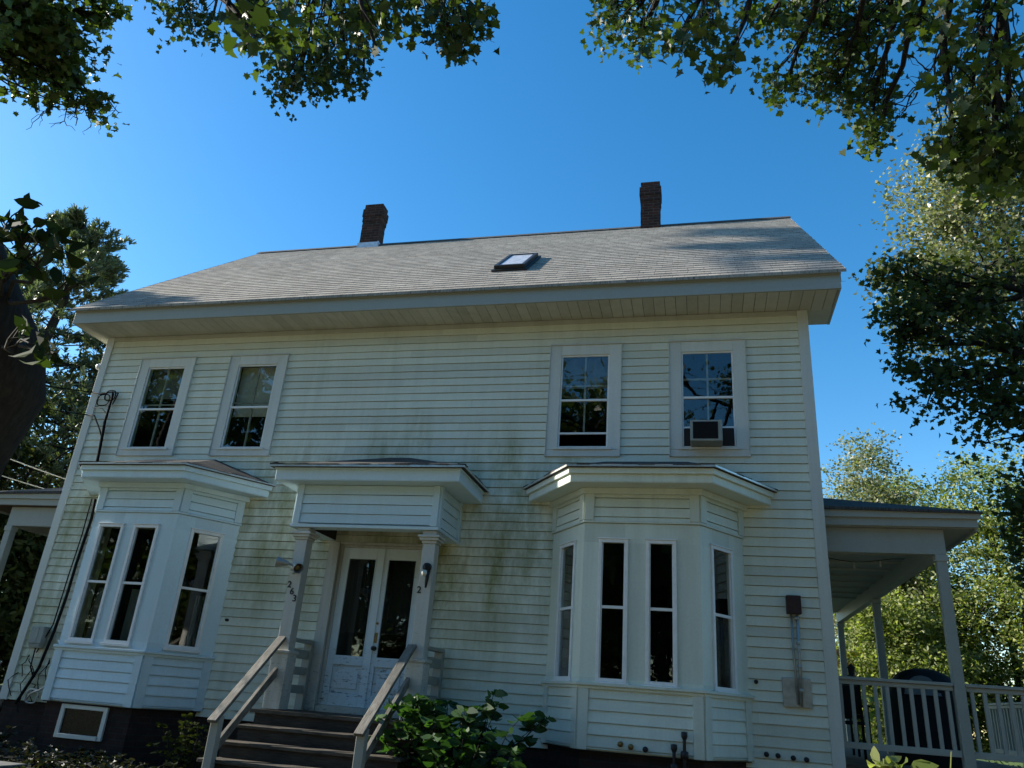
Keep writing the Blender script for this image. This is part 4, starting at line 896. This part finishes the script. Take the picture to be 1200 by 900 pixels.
# ------------------------------------------------------------ foliage
MAPLE = [(0, -.5), (.12, -.24), (.40, -.34), (.34, -.10), (.54, .10), (.30, .15), (.25, .33), (.02, .55), (-.22, .30), (-.30, .17), (-.50, .16), (-.36, -.06), (-.38, -.32), (-.10, -.26)]
OVAL = [(0, -.5), (.2, -.22), (.25, .08), (.13, .36), (0, .52), (-.13, .36), (-.25, .08), (-.2, -.22)]
DIAM = [(0, -.5), (.34, -.02), (0, .5), (-.34, -.02)]
BLADE = [(-.07, -.5), (.07, -.5), (.03, .5), (-.03, .5)]
def leaves(name, C, size, shape, mat, parent, droop=0.5, dirs=None, var=0.35):
    C = np.asarray(C, float); n = len(C)
    if dirs is None:
        A = rng.normal(size=(n, 3)); A[:, 2] = A[:, 2]*0.6 - droop
    else: A = np.asarray(dirs, float) + rng.normal(size=(n, 3))*0.12
    A /= np.linalg.norm(A, axis=1)[:, None]
    Nn = rng.normal(size=(n, 3)); Nn[:, 2] += 0.7
    B = np.cross(A, Nn); B /= np.linalg.norm(B, axis=1)[:, None] + 1e-9
    D = np.cross(A, B)
    s = np.asarray(size)*(1 + var*rng.uniform(-1, 1, n)); sh = np.array(shape); k = len(sh)
    fold = np.abs(sh[:, 0])[None, :]*rng.uniform(-0.1, 1.0, n)[:, None] + (sh[:, 1]**2)[None, :]*rng.uniform(-0.9, 0.5, n)[:, None]
    Vt = C[:, None, :] + s[:, None, None]*(sh[None, :, 0, None]*B[:, None, :] + sh[None, :, 1, None]*A[:, None, :] + fold[:, :, None]*D[:, None, :])
    me = bpy.data.meshes.new(name); me.vertices.add(n*k); me.vertices.foreach_set('co', Vt.reshape(-1).astype(np.float32))
    me.loops.add(n*k); me.loops.foreach_set('vertex_index', np.arange(n*k, dtype=np.int32))
    me.polygons.add(n); me.polygons.foreach_set('loop_start', (np.arange(n)*k).astype(np.int32)); me.polygons.foreach_set('loop_total', np.full(n, k, np.int32))
    me.update(calc_edges=True); me.validate(); me.materials.append(M[mat])
    return link(name, me, parent)
def clumps(c, r, nc, per, cr, flat=0.55, shell=0.55):
    c = np.array(c, float); r = np.array(r, float)
    d = rng.normal(size=(nc, 3)); d /= np.linalg.norm(d, axis=1)[:, None]
    rad = shell + (1-shell)*rng.uniform(0, 1, nc); rad *= np.where(rng.uniform(0, 1, nc) < 0.25, rng.uniform(0.1, 0.9, nc), 1)
    cc = c + d*r*rad[:, None]*(1+0.18*rng.normal(size=(nc, 1)))
    L = cc[:, None, :] + rng.normal(size=(nc, per, 3))*np.array([cr, cr, cr*flat])*rng.uniform(0.6, 1.3, (nc, 1, 1))
    return cc, L.reshape(-1, 3)
def limb(mb, a, b, r0, r1, wob=0.06, n=7, sag=0.0, sides=7):
    a, b = V(a), V(b); L = (b-a).length; pts = []; rs = []
    for i in range(n):
        t = i/(n-1); p = a.lerp(b, t) + V((random.uniform(-1, 1), random.uniform(-1, 1), random.uniform(-1, 1)))*wob*L*(0 if i in (0,) else 0.5) + V((0, 0, sag*math.sin(math.pi*t)*L))
        pts.append(p); rs.append(r0+(r1-r0)*t)
    mb.tube(pts, rs, sides, cap=False); return pts
def tree(name, label, cat, base, trunk_pts, trunk_r, blobs, leaf, shape, leafm, bark='bark', group=None, twigs=2, droop=0.4):
    t = thing(name, label, cat, base, group); mb = MB()
    mb.tube(trunk_pts, trunk_r, 12, cap=False)
    allL = []
    for (c, r, nc, per, cr) in blobs:
        cc, L = clumps(c, r, nc, per, cr); allL.append(L)
        tp = min([V(p) for p in trunk_pts[1:]], key=lambda p: (p-V(c)).length + max(0, p.z-c[2])*2)
        pts = limb(mb, tp, c, trunk_r[-1]*1.1+0.02, 0.03, n=7)
        for q in cc[::max(1, int(len(cc)/(8*twigs)))]:
            limb(mb, random.choice(pts[2:]), q, 0.025, 0.006, n=5, sides=5)
    mb.build('trunk', bark, t, smooth_=True)
    leaves('crown', np.concatenate(allL), leaf, shape, leafm, t, droop)
    return t
def straight(b, h, lean=(0, 0), n=7, w=0.12):
    return [(b[0]+lean[0]*i/(n-1)+(random.uniform(-w, w) if 0 < i else 0), b[1]+lean[1]*i/(n-1)+(random.uniform(-w, w) if 0 < i else 0), b[2]+h*i/(n-1)) for i in range(n)]
def taper(r0, r1, n=7): return [r0+(r1-r0)*(i/(n-1))**0.8 for i in range(n)]

# the tree left of the front yard whose branches hang into the upper left corner
b0 = (-3.2, -5.2, ground_z(-3.2, -5.2))
A_ = lambda px, py, d=14.0: tuple(at(px, py, d))
tree('maple_tree', 'leafy tree whose branch end hangs into the upper left corner of the photo', 'tree', b0, straight(b0, 9.5, (1.6, 0.8)), taper(0.34, 0.10),
     [(A_(74, 76), (0.95, 0.7, 0.62), 40, 26, 0.12), (A_(50, 28), (0.9, 0.7, 0.55), 34, 26, 0.12), (A_(12, 15), (0.9, 0.7, 0.6), 26, 26, 0.13), (A_(115, 6), (0.5, 0.4, 0.15), 9, 20, 0.09),
      (A_(-60, -40), (1.6, 1.3, 1.2), 60, 26, 0.2), (A_(40, -90), (1.8, 1.3, 1.1), 60, 26, 0.2), (A_(-150, 60), (1.4, 1.2, 1.3), 40, 26, 0.2)],
     0.115, MAPLE, 'leaf_maple', twigs=3)
t = thing('bare_twigs', 'bare twigs hanging below the leaves in the upper left corner', 'twigs', A_(95, 110))
mb = MB()
limb(mb, at(72, -10, 14), at(78, 70, 13.9), 0.035, 0.02, 0.04, 8, sides=6)
for (pa, qa) in (((66, 112), (48, 136)), ((84, 108), (76, 140)), ((92, 108), (106, 146)), ((100, 112), (118, 142)), ((118, 112), (138, 130)), ((92, 112), (90, 145)), ((-2, 52), (14, 92)), ((0, 70), (16, 78))):
    p = at(*pa, 14); q = at(*qa, 13.9)
    pts = limb(mb, p, q, 0.013, 0.006, 0.16, 6, sides=5)
    for _ in range(7):
        a = random.choice(pts[2:]); limb(mb, a, a+V((random.uniform(-.28, .28), random.uniform(-.1, .1), random.uniform(-.2, .05))), 0.006, 0.003, 0.25, 5, sides=4)
mb.build('twig', 'bark', t)
# a taller tree off to the left, out of the picture, whose shade falls on the right end of the roof
b0 = (-13.3, -2.7, GZ)
tree('maple_tree', 'tall tree standing left of the house outside the photo, shading part of the roof', 'tree', b0, straight(b0, 20.3, (0.5, 0.0)), taper(0.4, 0.06),
     [((-12.0, 2.5, 20.9), (0.8, 0.7, 0.4), 46, 56, 0.2), ((-12.0, 1.55, 20.1), (0.9, 0.32, 0.28), 38, 56, 0.15), ((-11.4, 1.8, 19.1), (0.7, 0.14, 0.10), 8, 40, 0.10), ((-11.8, 0.6, 19.1), (0.6, 0.16, 0.12), 7, 40, 0.12), ((-11.4, 0.1, 12.7), (0.8, 0.45, 0.3), 14, 44, 0.16)],
     0.17, MAPLE, 'leaf_maple', twigs=3)

# pine behind the left end of the house
def pine(base, h, r, label, seed):
    rnd = random.Random(seed); t = thing('pine_tree', label, 'tree', base, None); mb = MB()
    tp = [V(base)+V((rnd.uniform(-.15, .15), rnd.uniform(-.15, .15), h*i/10)) for i in range(11)]
    mb.tube(tp, [0.38*(1-i/11)+0.03 for i in range(11)], 10, cap=False)
    C = []; D = []
    z = 0.15*h
    while z < h*0.995:
        f = z/h; reach = r*min(1.0, 1.6*(1-f))**0.8*rnd.uniform(0.75, 1.1) + 0.3
        for k in range(rnd.randint(4, 6)):
            an = rnd.uniform(0, 6.283); rr = reach*rnd.uniform(0.6, 1.2)
            a = V((base[0], base[1], base[2]+z)); e = a+V((math.cos(an)*rr, math.sin(an)*rr, rr*rnd.uniform(0.10, 0.45)))
            pts = limb(mb, a, e, 0.05*(1-f)+0.015, 0.008, 0.05, 8, sag=-0.06, sides=5)
            od = (e-a).normalized(); sd_ = od.cross(EZ).normalized()
            for i in range(3, 8):
                for sgn in (-1, 1):
                    w = rr*0.30*(1.15-abs(i-5)/6)*rnd.uniform(.4, 1.1)
                    q = pts[i]+sd_*sgn*w+od*w*0.7+V((0, 0, w*rnd.uniform(0, .5)))
                    if i == 7: q = pts[7]+od*0.1*sgn
                    limb(mb, pts[i], q, 0.012, 0.005, 0.08, 4, sides=4)
                    for tt in (0.45, 0.7, 0.88, 1.0):
                        s0 = pts[i].lerp(q, tt)+V((rnd.gauss(0, .08), rnd.gauss(0, .08), rnd.gauss(.03, .06)))
                        dd = (q-pts[i]).normalized()
                        for _ in range(13):
                            dv = (dd*0.8+V((rnd.gauss(0, .6), rnd.gauss(0, .6), rnd.uniform(-.1, 1.0)))).normalized()
                            C.append(s0+dv*0.10); D.append(dv)
        z += rnd.uniform(0.55, 0.85)
    mb.build('trunk', 'bark', t, smooth_=True)
    leaves('crown', C, 0.22, [(-.085, -.5), (.085, -.5), (.05, .5), (-.05, .5)], 'needle', t, dirs=D)
pine((-12.0, 9.5, GZ), 16.4, 5.2, 'tall pine tree rising behind the left end of the roof', 3)
pine((-9.2, 11.8, GZ), 13.6, 4.6, 'shorter pine filling the space between the tall pine and the roof corner', 11)
pine((-17.5, 12.0, GZ), 16.8, 5.4, 'second pine tree at the far left edge behind the leafy trunk', 5)
for (x, y, h, lab) in ((-8.8, 13.0, 12.4, 'tallest dark bushy tree behind the pine trunk left of the house'), (-5.4, 18.0, 13.5, 'dark bushy tree just past the rear left corner of the house'), (-13.5, 15.5, 15.5, 'dark bushy tree between the two pines'), (-4.2, 9.0, 4.6, 'low dark bush under the left porch roof'), (-8.0, 7.6, 5.2, 'low dark bush left of the porch post'), (-6.2, 12.0, 10.0, 'dark bushy tree filling the gap below the pine left of the house'), (-4.0, 15.5, 8.5, 'dark bushy tree glimpsed under the left porch roof'), (-10.5, 6.8, 9.5, 'dark bushy tree at the left edge beside the left porch'), (-15, 17, 9, 'dark bushy tree far behind the left porch'), (-22, 9, 10, 'dark bushy tree farthest to the left behind the pines')):
    b = (x, y, GZ)
    bush0 = tree('bushy_tree', lab, 'tree', b, straight(b, h*0.8), taper(0.2, 0.05), [((x, y, h*0.64), (0.21*h, 0.2*h, h*0.34), int(15*h), 42, 0.36), ((x+1.0, y-0.6, h*0.3), (1.8, 1.6, h*0.27), 80, 42, 0.3), ((x-1.0, y-0.2, h*0.26), (1.7, 1.6, h*0.25), 60, 42, 0.3)], 0.20, OVAL, 'leaf_dark')

# the maple leaning in at the left edge, its branches hang across the top of the picture
tb = V((5.55, -6.35, ground_z(5.5, -6.4)))
mp = thing('maple_tree', 'thick dark trunk at the left edge with branches hanging over the top of the photo', 'tree', tb)
c1 = at(8, 455, 5.2); c2 = at(-22, 560, 5.2); c3 = at(-20, 320, 5.3); c4 = at(-70, 200, 5.5)
c2 = at(-62, 592, 5.2); tb = V((c2.x-0.25, c2.y-0.2, ground_z(c2.x, c2.y))); mp.location = tb
axis_pts = [V((tb.x, tb.y, tb.z-0.1)), V((c2.x-0.12, c2.y-0.1, 0.6)), c2, at(-32, 525, 5.2), at(-2, 462, 5.2), at(-2, 412, 5.2), at(-14, 362, 5.25), at(-28, 310, 5.3), at(-45, 250, 5.4), c4, at(-60, 60, 5.7), at(0, -150, 6.0)]
mb = MB(); mb.tube(axis_pts, [0.34, 0.25, 0.19, 0.19, 0.235, 0.235, 0.19, 0.16, 0.15, 0.15, 0.14, 0.12], 16, cap=False)
CL = [  # picture x, y, half width, half height, distance, clumps, leaves per clump, clump radius px, leaf size, shape
    (220, 12, 40, 26, 9.5, 20, 26, 9, 0.085), (245, 30, 14, 14, 9.5, 7, 24, 7, 0.085),
    (292, 10, 36, 26, 4.4, 26, 6, 14, 0.105), (300, 42, 16, 18, 4.3, 12, 5, 11, 0.105),
    (352, 78, 38, 34, 9.0, 34, 30, 9, 0.085), (345, 105, 12, 16, 9.0, 8, 26, 7, 0.08), (400, 70, 36, 30, 8.6, 30, 26, 9, 0.09), (425, 92, 16, 16, 8.6, 8, 22, 7, 0.09),
    (390, 20, 66, 30, 6.6, 46, 14, 12, 0.10), (440, 50, 16, 16, 6.0, 8, 8, 10, 0.10), (505, 14, 60, 22, 6.6, 34, 14, 11, 0.095), (552, 34, 24, 30, 6.3, 22, 14, 9, 0.10), (535, 58, 12, 10, 6.3, 6, 8, 7, 0.10),
    (300, -60, 160, 50, 7.0, 17, 10, 16, 0.11), (520, -60, 120, 40, 7.0, 11, 10, 16, 0.11), (200, -120, 260, 60, 7.5, 15, 10, 20, 0.12), (500, -180, 240, 70, 7.5, 15, 10, 20, 0.12)]
def canopy(CL, parent, mb, root, mat, lscale, name='crown'):
    by = {}
    for (px, py, rx, ry, d, nc, per, cr, ls) in CL:
        nc = max(4, int(nc*0.62)); per = max(3, int(per*0.95))
        cpts = []
        for _ in range(nc):
            a = random.uniform(0, 6.283); q = math.sqrt(random.uniform(0.0, 1.0))*1.02
            cpts.append(at(px+rx*q*math.cos(a), py+ry*q*math.sin(a), d+random.gauss(0, 0.28)))
        c = at(px, py, d); s = cr*d/FPX
        pts = limb(mb, root(px, py, d), c, 0.035, 0.012, 0.05, 8, sides=6)
        for p in cpts: limb(mb, random.choice(pts[3:]), p, 0.008, 0.003, 0.1, 5, sides=4)
        A = np.array([list(p) for p in cpts])
        L = A[:, None, :] + rng.normal(size=(nc, per, 3))*s*1.15
        by.setdefault(0, []).append((L.reshape(-1, 3), np.full(nc*per, ls*lscale)))
    L = np.concatenate([x[0] for x in by[0]]); sz = np.concatenate([x[1] for x in by[0]])
    return leaves(name, L, sz, MAPLE, mat, parent, droop=0.9)
main1 = limb(mb, axis_pts[-1], at(420, -230, 7.2), 0.11, 0.05, 0.02, 9)
def rootL(px, py, d): return min(main1+axis_pts[-2:], key=lambda p: (p-at(px, -160, d)).length)
crown_o = canopy(CL, mp, mb, rootL, 'leaf_near', 0.74)
# small leafy shoots in front of the trunk
SH = [(30, 300, 34, 34, 4.6, 16, 3, 16, 0.11), (72, 290, 16, 18, 4.5, 5, 2, 10, 0.12), (90, 335, 14, 14, 4.5, 4, 2, 9, 0.12), (62, 412, 16, 12, 4.3, 5, 2, 8, 0.12), (20, 395, 16, 16, 4.4, 5, 2, 10, 0.11), (15, 262, 30, 22, 4.8, 12, 3, 14, 0.11)]
def rootT(px, py, d): return min(axis_pts[3:9], key=lambda p: (p-at(px, py, d)).length)
L = []
for (px, py, rx, ry, d, nc, per, cr, ls) in SH:
    pts = limb(mb, rootT(px, py, d), at(px, py, d), 0.015, 0.006, 0.1, 6, sides=5)
    for _ in range(nc):
        p = at(px+random.uniform(-rx, rx), py+random.uniform(-ry, ry), d+random.gauss(0, .15)); limb(mb, random.choice(pts[2:]), p, 0.005, 0.003, 0.1, 4, sides=4)
        for _ in range(per): L.append(list(p+V((random.gauss(0, .03), random.gauss(0, .03), random.gauss(0, .03)))))
leaves('shoot_foliage', L, 0.10, OVAL, 'leaf_shade', mp, droop=0.6)
mb.build('trunk', 'bark', mp, smooth_=True)

# the maple standing right of the frame, hanging into the upper right
rb = V((15.6, -5.2, ground_z(15, -5)))
mr = thing('maple_tree', 'leafy maple hanging its branches into the upper right corner of the photo', 'tree', rb)
mb = MB(); rp_ = [rb+V((0, 0, -.1)), rb+V((0.05, 0.02, 1.6)), rb+V((-0.05, 0.1, 3.2)), rb+V((-0.25, 0.15, 5.0)), rb+V((-0.7, 0.2, 6.8)), rb+V((-1.4, 0.3, 8.6))]
mb.tube(rp_, [0.34, 0.27, 0.24, 0.22, 0.18, 0.13], 12, cap=False)
CR = [(735, 26, 38, 30, 9.0, 30, 26, 9, 0.095), (752, 60, 16, 18, 9.0, 9, 22, 7, 0.095), (715, 8, 20, 12, 9.0, 9, 18, 7, 0.09),
      (812, 32, 40, 30, 6.6, 30, 11, 10, 0.115), (852, 78, 20, 20, 6.6, 12, 9, 8, 0.115), (795, 55, 14, 10, 6.6, 5, 6, 7, 0.115),
      (905, 20, 46, 18, 8.2, 24, 18, 9, 0.10), (960, 40, 60, 40, 8.6, 56, 24, 10, 0.10), (985, 90, 52, 30, 8.6, 42, 24, 9, 0.10), (918, 102, 22, 20, 8.6, 14, 20, 7, 0.10), (1030, 30, 66, 30, 8.6, 46, 22, 10, 0.10), (1025, 125, 26, 28, 8.6, 20, 22, 8, 0.10), (1022, 162, 22, 18, 8.6, 16, 20, 7, 0.10), (1080, 15, 30, 22, 8.0, 18, 18, 9, 0.10),
      (1150, 40, 50, 46, 7.2, 26, 15, 11, 0.11), (1140, 95, 44, 34, 7.2, 21, 15, 10, 0.11), (1175, 130, 36, 30, 7.0, 15, 15, 10, 0.11), (1160, 175, 60, 36, 7.0, 60, 18, 10, 0.115), (1110, 165, 18, 22, 7.0, 12, 14, 8, 0.11), (1180, 215, 26, 10, 7.0, 8, 12, 7, 0.11),
      (900, -70, 220, 50, 8.0, 17, 12, 18, 0.12), (1150, -60, 120, 50, 7.4, 25, 12, 16, 0.12), (1290, 60, 50, 110, 6.8, 30, 12, 16, 0.12), (1000, -180, 320, 70, 7.8, 20, 12, 22, 0.12), (1310, 220, 40, 60, 6.6, 12, 12, 14, 0.12)]
m1 = limb(mb, rp_[4], at(1105, -60, 7.6), 0.10, 0.05, 0.02, 8); m2 = limb(mb, m1[-1], at(800, -90, 7.8), 0.05, 0.025, 0.02, 9)
def rootR(px, py, d): return min(m1[2:]+m2, key=lambda p: (p-at(px+30, py-70, d)).length)
canopy(CR, mr, mb, rootR, 'leaf_maple', 0.68)
bt = limb(mb, at(1128, 20, 7.4), at(1092, 80, 7.4), 0.018, 0.010, 0.03, 6, sides=5)
for a, b in (((1092, 80), (1045, 145)), ((1085, 92), (1040, 128)), ((1090, 84), (1060, 62)), ((1075, 108), (1062, 130))):
    q = limb(mb, at(*a, 7.4), at(*b, 7.5), 0.008, 0.003, 0.12, 7, sides=4)
    for _ in range(5):
        p = random.choice(q[1:]); limb(mb, p, p+V((random.uniform(-.18, .12), 0, random.uniform(-.15, .12))), 0.004, 0.002, 0.2, 4, sides=4)
mb.build('trunk', 'bark', mr, smooth_=True)

# trees on the right
b = (19.5, 11.5, GZ)
tree('birch_tree', 'tall pale-leaved tree in sunlight behind the right end of the house', 'tree', b, straight(b, 16.5, (-0.8, 0)), taper(0.3, 0.06),
     [((17.3, 11.0, 14.6), (1.9, 1.9, 2.6), 150, 46, 0.34), ((19.0, 11.2, 15.5), (2.4, 2.2, 3.2), 170, 46, 0.36), ((16.6, 11.0, 12.0), (1.6, 1.6, 1.6), 90, 44, 0.3), ((19.5, 11.2, 11.5), (2.6, 2.2, 2.6), 130, 44, 0.36), ((21.5, 11.5, 13.5), (2.2, 2.2, 3.0), 80, 40, 0.36), ((18.6, 10.8, 18.0), (1.2, 1.2, 1.4), 40, 40, 0.3)], 0.125, DIAM, 'leaf_birch', 'palebark', droop=0.2)
b = (16.9, 4.6, GZ)
tree('dark_maple', 'shaded dark-leaved tree standing right of the side porch', 'tree', b, straight(b, 9.0, (-0.5, 0)), taper(0.2, 0.05),
     [((13.9, 4.6, 8.0), (0.6, 0.9, 0.6), 23, 28, 0.19), ((14.15, 4.6, 9.1), (0.8, 0.9, 0.6), 27, 28, 0.20), ((14.3, 4.6, 6.9), (0.7, 0.9, 0.7), 27, 28, 0.20), ((14.7, 4.6, 8.5), (0.9, 1.1, 1.0), 19, 30, 0.22), ((15.5, 4.6, 9.3), (1.1, 1.2, 1.0), 19, 30, 0.24), ((15.7, 4.5, 7.7), (1.5, 1.4, 1.3), 40, 34, 0.26), ((15.2, 4.5, 6.3), (1.0, 1.2, 1.0), 26, 34, 0.23), ((16.2, 4.5, 5.4), (1.3, 1.5, 1.2), 36, 34, 0.24), ((15.8, 4.8, 4.2), (0.9, 1.2, 0.9), 26, 34, 0.22), ((16.2, 4.7, 2.9), (1.0, 1.3, 1.1), 29, 34, 0.23), ((16.0, 4.6, 1.7), (0.8, 1.2, 0.7), 16, 32, 0.22), ((17.6, 4.5, 7.5), (1.8, 1.8, 2.4), 23, 30, 0.29)], 0.115, MAPLE, 'leaf_dusk', droop=0.5)
BT = [(15.7, 17.5, 9.8, 1.6, 'birch_leaf tall', 'leaf_birch'), (18.8, 16.5, 9.2, 2.2, 'b', 'leaf_lime'), (22.0, 18.0, 10.0, 2.4, 'c', 'leaf_lime'), (15.2, 15.2, 4.6, 1.7, 'd', 'leaf_lime'), (24.5, 21.0, 10.0, 2.6, 'e', 'leaf_lime'), (17.0, 17.2, 4.8, 1.6, 'f', 'leaf_lime'), (16.5, 24.0, 11.8, 2.2, 'g', 'leaf_birch'), (20.6, 14.6, 7.8, 2.0, 'i', 'leaf_lime'), (25.5, 27.0, 9.0, 3.0, 'j', 'leaf_lime'), (17.2, 19.5, 9.4, 1.8, 'h', 'leaf_lime')]
LABS = ['pale airy tree in sun just above the right porch roof', 'sunlit yellow-green tree behind the middle of the right porch', 'sunlit green tree beyond the outer corner of the right porch', 'low sunlit bushy tree beside the house behind the porch railing', 'farther tall green tree at the right edge beyond the shed', 'low bright bushy tree seen behind the covered grill', 'far pale tree with thin top showing against the sky above the porch', 'green tree at the right edge under the dark maple leaves', 'farthest green tree in the gap beyond the right edge trees', 'sunlit green tree between the pale airy tree and the porch roof corner']
for (x, y, h, w, k, lm), lab in zip(BT, LABS):
    b = (x, y, GZ)
    tree('garden_tree', lab, 'tree', b, straight(b, h*0.85), taper(0.16, 0.04), [((x, y, h*0.76), (w*0.75, w*0.8, h*0.28), 130, 60, 0.30), ((x+0.4*w, y-0.2, h*0.45), (w*0.9, w*0.8, h*0.25), 110, 60, 0.30), ((x-0.5*w, y-0.3, h*0.42), (w*0.8, w*0.8, h*0.25), 100, 60, 0.3), ((x, y-0.4, h*0.18), (w, w*0.7, h*0.16), 70, 50, 0.28)], 0.115, DIAM if lm == 'leaf_birch' else OVAL, lm)
# trees on the far side of the yard and road, seen in the window panes; the nearer ones shade the front garden
b = (0, 0, 0)
bk = tree('roadside_tree', 'broad tree standing behind the camera across the front yard', 'tree', b, straight(b, 9.5), taper(0.3, 0.06), [((0, 0, 9.2), (2.6, 2.6, 2.4), 110, 36, 0.4), ((1.6, 0.5, 6.4), (2.2, 2.2, 1.8), 90, 36, 0.4), ((-1.7, -0.4, 6.2), (2.2, 2.2, 1.8), 90, 36, 0.4), ((0, 0.6, 4.4), (2.4, 2.0, 1.6), 60, 36, 0.4)], 0.24, OVAL, 'leaf_maple', group='trees across the front yard')
spots = [(2.0, -21.5, 1.0), (8.5, -22.5, 1.1), (14.5, -21.0, 1.0), (-5.0, -22.0, 1.05), (21.0, -17.5, 1.2), (-13.5, -19.5, 1.75), (27.0, -14.0, 1.1), (-18, 1.8, 1.2), (-9.0, -1.2, 0.45), (26, -6.5, 1.2), (5.0, -30.0, 1.7)]
labs = ['broad tree across the front yard, opposite the front door', 'broad tree across the front yard, opposite the middle of the house', 'broad tree across the front yard, opposite the right bay', 'broad tree across the front yard, opposite the left end', 'broad tree across the yard to the right behind the camera', 'broad tree at the far left of the row across the yard', 'broad tree far right behind the camera', 'broad tree far left of the house', 'small tree left of the house corner in front of the left porch', 'broad tree far right of the front yard', 'tallest tree of the back row across the front yard']
for i, ((x, y, s), lab) in enumerate(zip(spots, labs)):
    o = bk if i == 0 else copy_tree(bk)
    o.location = (x, y, ground_z(x, y)); o.scale = (s, s, s); o.rotation_euler = (0, 0, i*1.7); o['label'] = lab

src = bush0  # unseen ring of trees added to block low skylight and darken the facade
for i, (x, y, k) in enumerate([(-26+5.2*j, -30+2*math.sin(j*2.3), 0.95+0.12*math.sin(j)) for j in range(13)] + [(-26+math.sin(j)*1.5, -24+5*j, 0.4) for j in range(5)] + [(36, -22+6*j, 1.2) for j in range(4)] + [(-17.5, 0.5, .9), (-21, 5.5, 1.0), (-13.5, 4.5, .7)]):
    o = copy_tree(src); o.location = (x, y, ground_z(x, y)); o.scale = (k*1.25, k*1.25, k); o.rotation_euler = (0, 0, i*1.3)
    o['label'] = 'dense dark tree added unseen around the front yard to block low skylight'; o['group'] = 'unseen trees added to block low skylight'

# shrubs and garden plants
def leafy_shrub(name, label, base, stems, h, spread, leaf, mat, shape=OVAL, per=9, cat='shrub'):
    t = thing(name, label, cat, base); mb = MB(); C = []; D = []
    for k in range(stems):
        an = random.uniform(0, 6.283); rr = spread*math.sqrt(random.uniform(0.02, 1)); hh = h*random.uniform(0.55, 1.05)*(1-0.35*rr/spread)
        a = V(base)+V((random.uniform(-.12, .12), random.uniform(-.08, .08), -0.02)); e = V(base)+V((math.cos(an)*rr, math.sin(an)*rr*0.7, hh))
        pts = limb(mb, a, e, 0.009, 0.004, 0.05, 7, sides=5)
        for i in range(2, 7):
            for j in range(per if i == 6 else per//2):
                q = random.uniform(0, 6.283); d = V((math.cos(q), math.sin(q), random.uniform(-.35, .35)))
                C.append(pts[i]+d*leaf*0.55); D.append(d)
    mb.build('stem', 'bark', t); leaves('foliage', C, leaf, shape, mat, t, dirs=D, var=0.3); return t
leafy_shrub('garden_shrub', 'broad-leaved green shrub growing between the front steps and right bay', (7.3, -1.25, GZ), 50, 1.38, 0.95, 0.15, 'leaf_bush')
leafy_shrub('garden_shrub', 'small dark shrub against the brick base left of the steps', (3.9, -1.0, GZ), 18, 0.75, 0.5, 0.07, 'leaf_dark', per=10)
leafy_shrub('garden_shrub', 'low dark shrub at the left corner of the house foundation', (0.75, -1.0, GZ), 26, 0.42, 0.8, 0.07, 'litter', per=10)
leafy_shrub('garden_shrub', 'low weedy plants in front of the basement window', (2.2, -1.45, GZ), 30, 0.26, 1.0, 0.06, 'litter', per=10)
leafy_shrub('garden_shrub', 'low weedy plants beside the bottom of the steps', (3.6, -1.9, GZ), 22, 0.24, 0.9, 0.06, 'litter', per=8)
yb = leafy_shrub('flower_bush', 'yellow flowering bush just past the house wall behind the right porch', (13.0, 9.9, GZ), 24, 2.6, 0.7, 0.16, 'leaf_lime')
C = [V((13.0+random.gauss(0, .14), 9.8+random.gauss(0, .14), 2.25+random.gauss(0, .1))) for _ in range(160)]
leaves('flower', C, 0.12, OVAL, 'yellow', yb)
p0 = at(1042, 925, 3.4)
t = thing('weed_plant', 'bright green weed poking into the bottom edge below the porch railing', 'plant', (p0.x, p0.y, ground_z(p0.x, p0.y)))
mb = MB(); g0 = V((p0.x, p0.y, ground_z(p0.x, p0.y))); LL = []; DD = []
for (px, py) in ((1042, 890), (1028, 893), (1056, 900), (1040, 903), (1075, 898), (1088, 904)):
    e = at(px, py, 3.4); limb(mb, g0, e, 0.006, 0.003, 0.03, 8, sides=5)
    for _ in range(2):
        d = V((random.uniform(-1, 1), random.uniform(-.5, .5), random.uniform(-.3, .5))).normalized(); LL.append(e+d*.02); DD.append(d)
limb(mb, g0, at(1108, 873, 3.4), 0.004, 0.002, 0.03, 8, sides=5)
mb.build('stem', 'leaf_lime', t); leaves('foliage', LL, 0.075, OVAL, 'leaf_lime', t, dirs=DD)
# leaf litter and ground cover on the bed
n = 9000; X = rng.uniform(-2.5, 9.5, n); Y = rng.uniform(-5.0, -0.75, n); keep = ~((X > 4.5) & (X < 6.9) & (Y > -2.3)); X, Y = X[keep], Y[keep]
C = np.stack([X, Y, np.array([ground_z(x, y) for x, y in zip(X, Y)]) + rng.uniform(0.0, 0.06, len(X))], 1)
tag(leaves('ground_cover', C, 0.07, OVAL, 'litter', None, droop=0.0), 'dark leafy ground cover and fallen leaves along the front of the house', 'ground cover', kind='stuff')
mb = MB()
for i in range(30):
    xa, xb = -60+i*4, -56+i*4
    mb.quad((xa, -15.0, GZ-0.44), (xb, -15.0, GZ-0.44), (xb, -10.9, GZ-0.44), (xa, -10.9, GZ-0.44))
tag(mb.build('bounce_strip', 'bounce_gravel'), kind='structure')  # unseen pale strip added to bounce sunlight onto the front wall
mb = MB(); mb.box(-2.2, 1.5, -3.1, -1.75, GZ-0.05, GZ+0.07); mb.box(1.53, 2.4, -3.1, -1.8, GZ-0.05, GZ+0.05); tag(mb.build('path', 'slab', bevel=0.015), kind='structure')
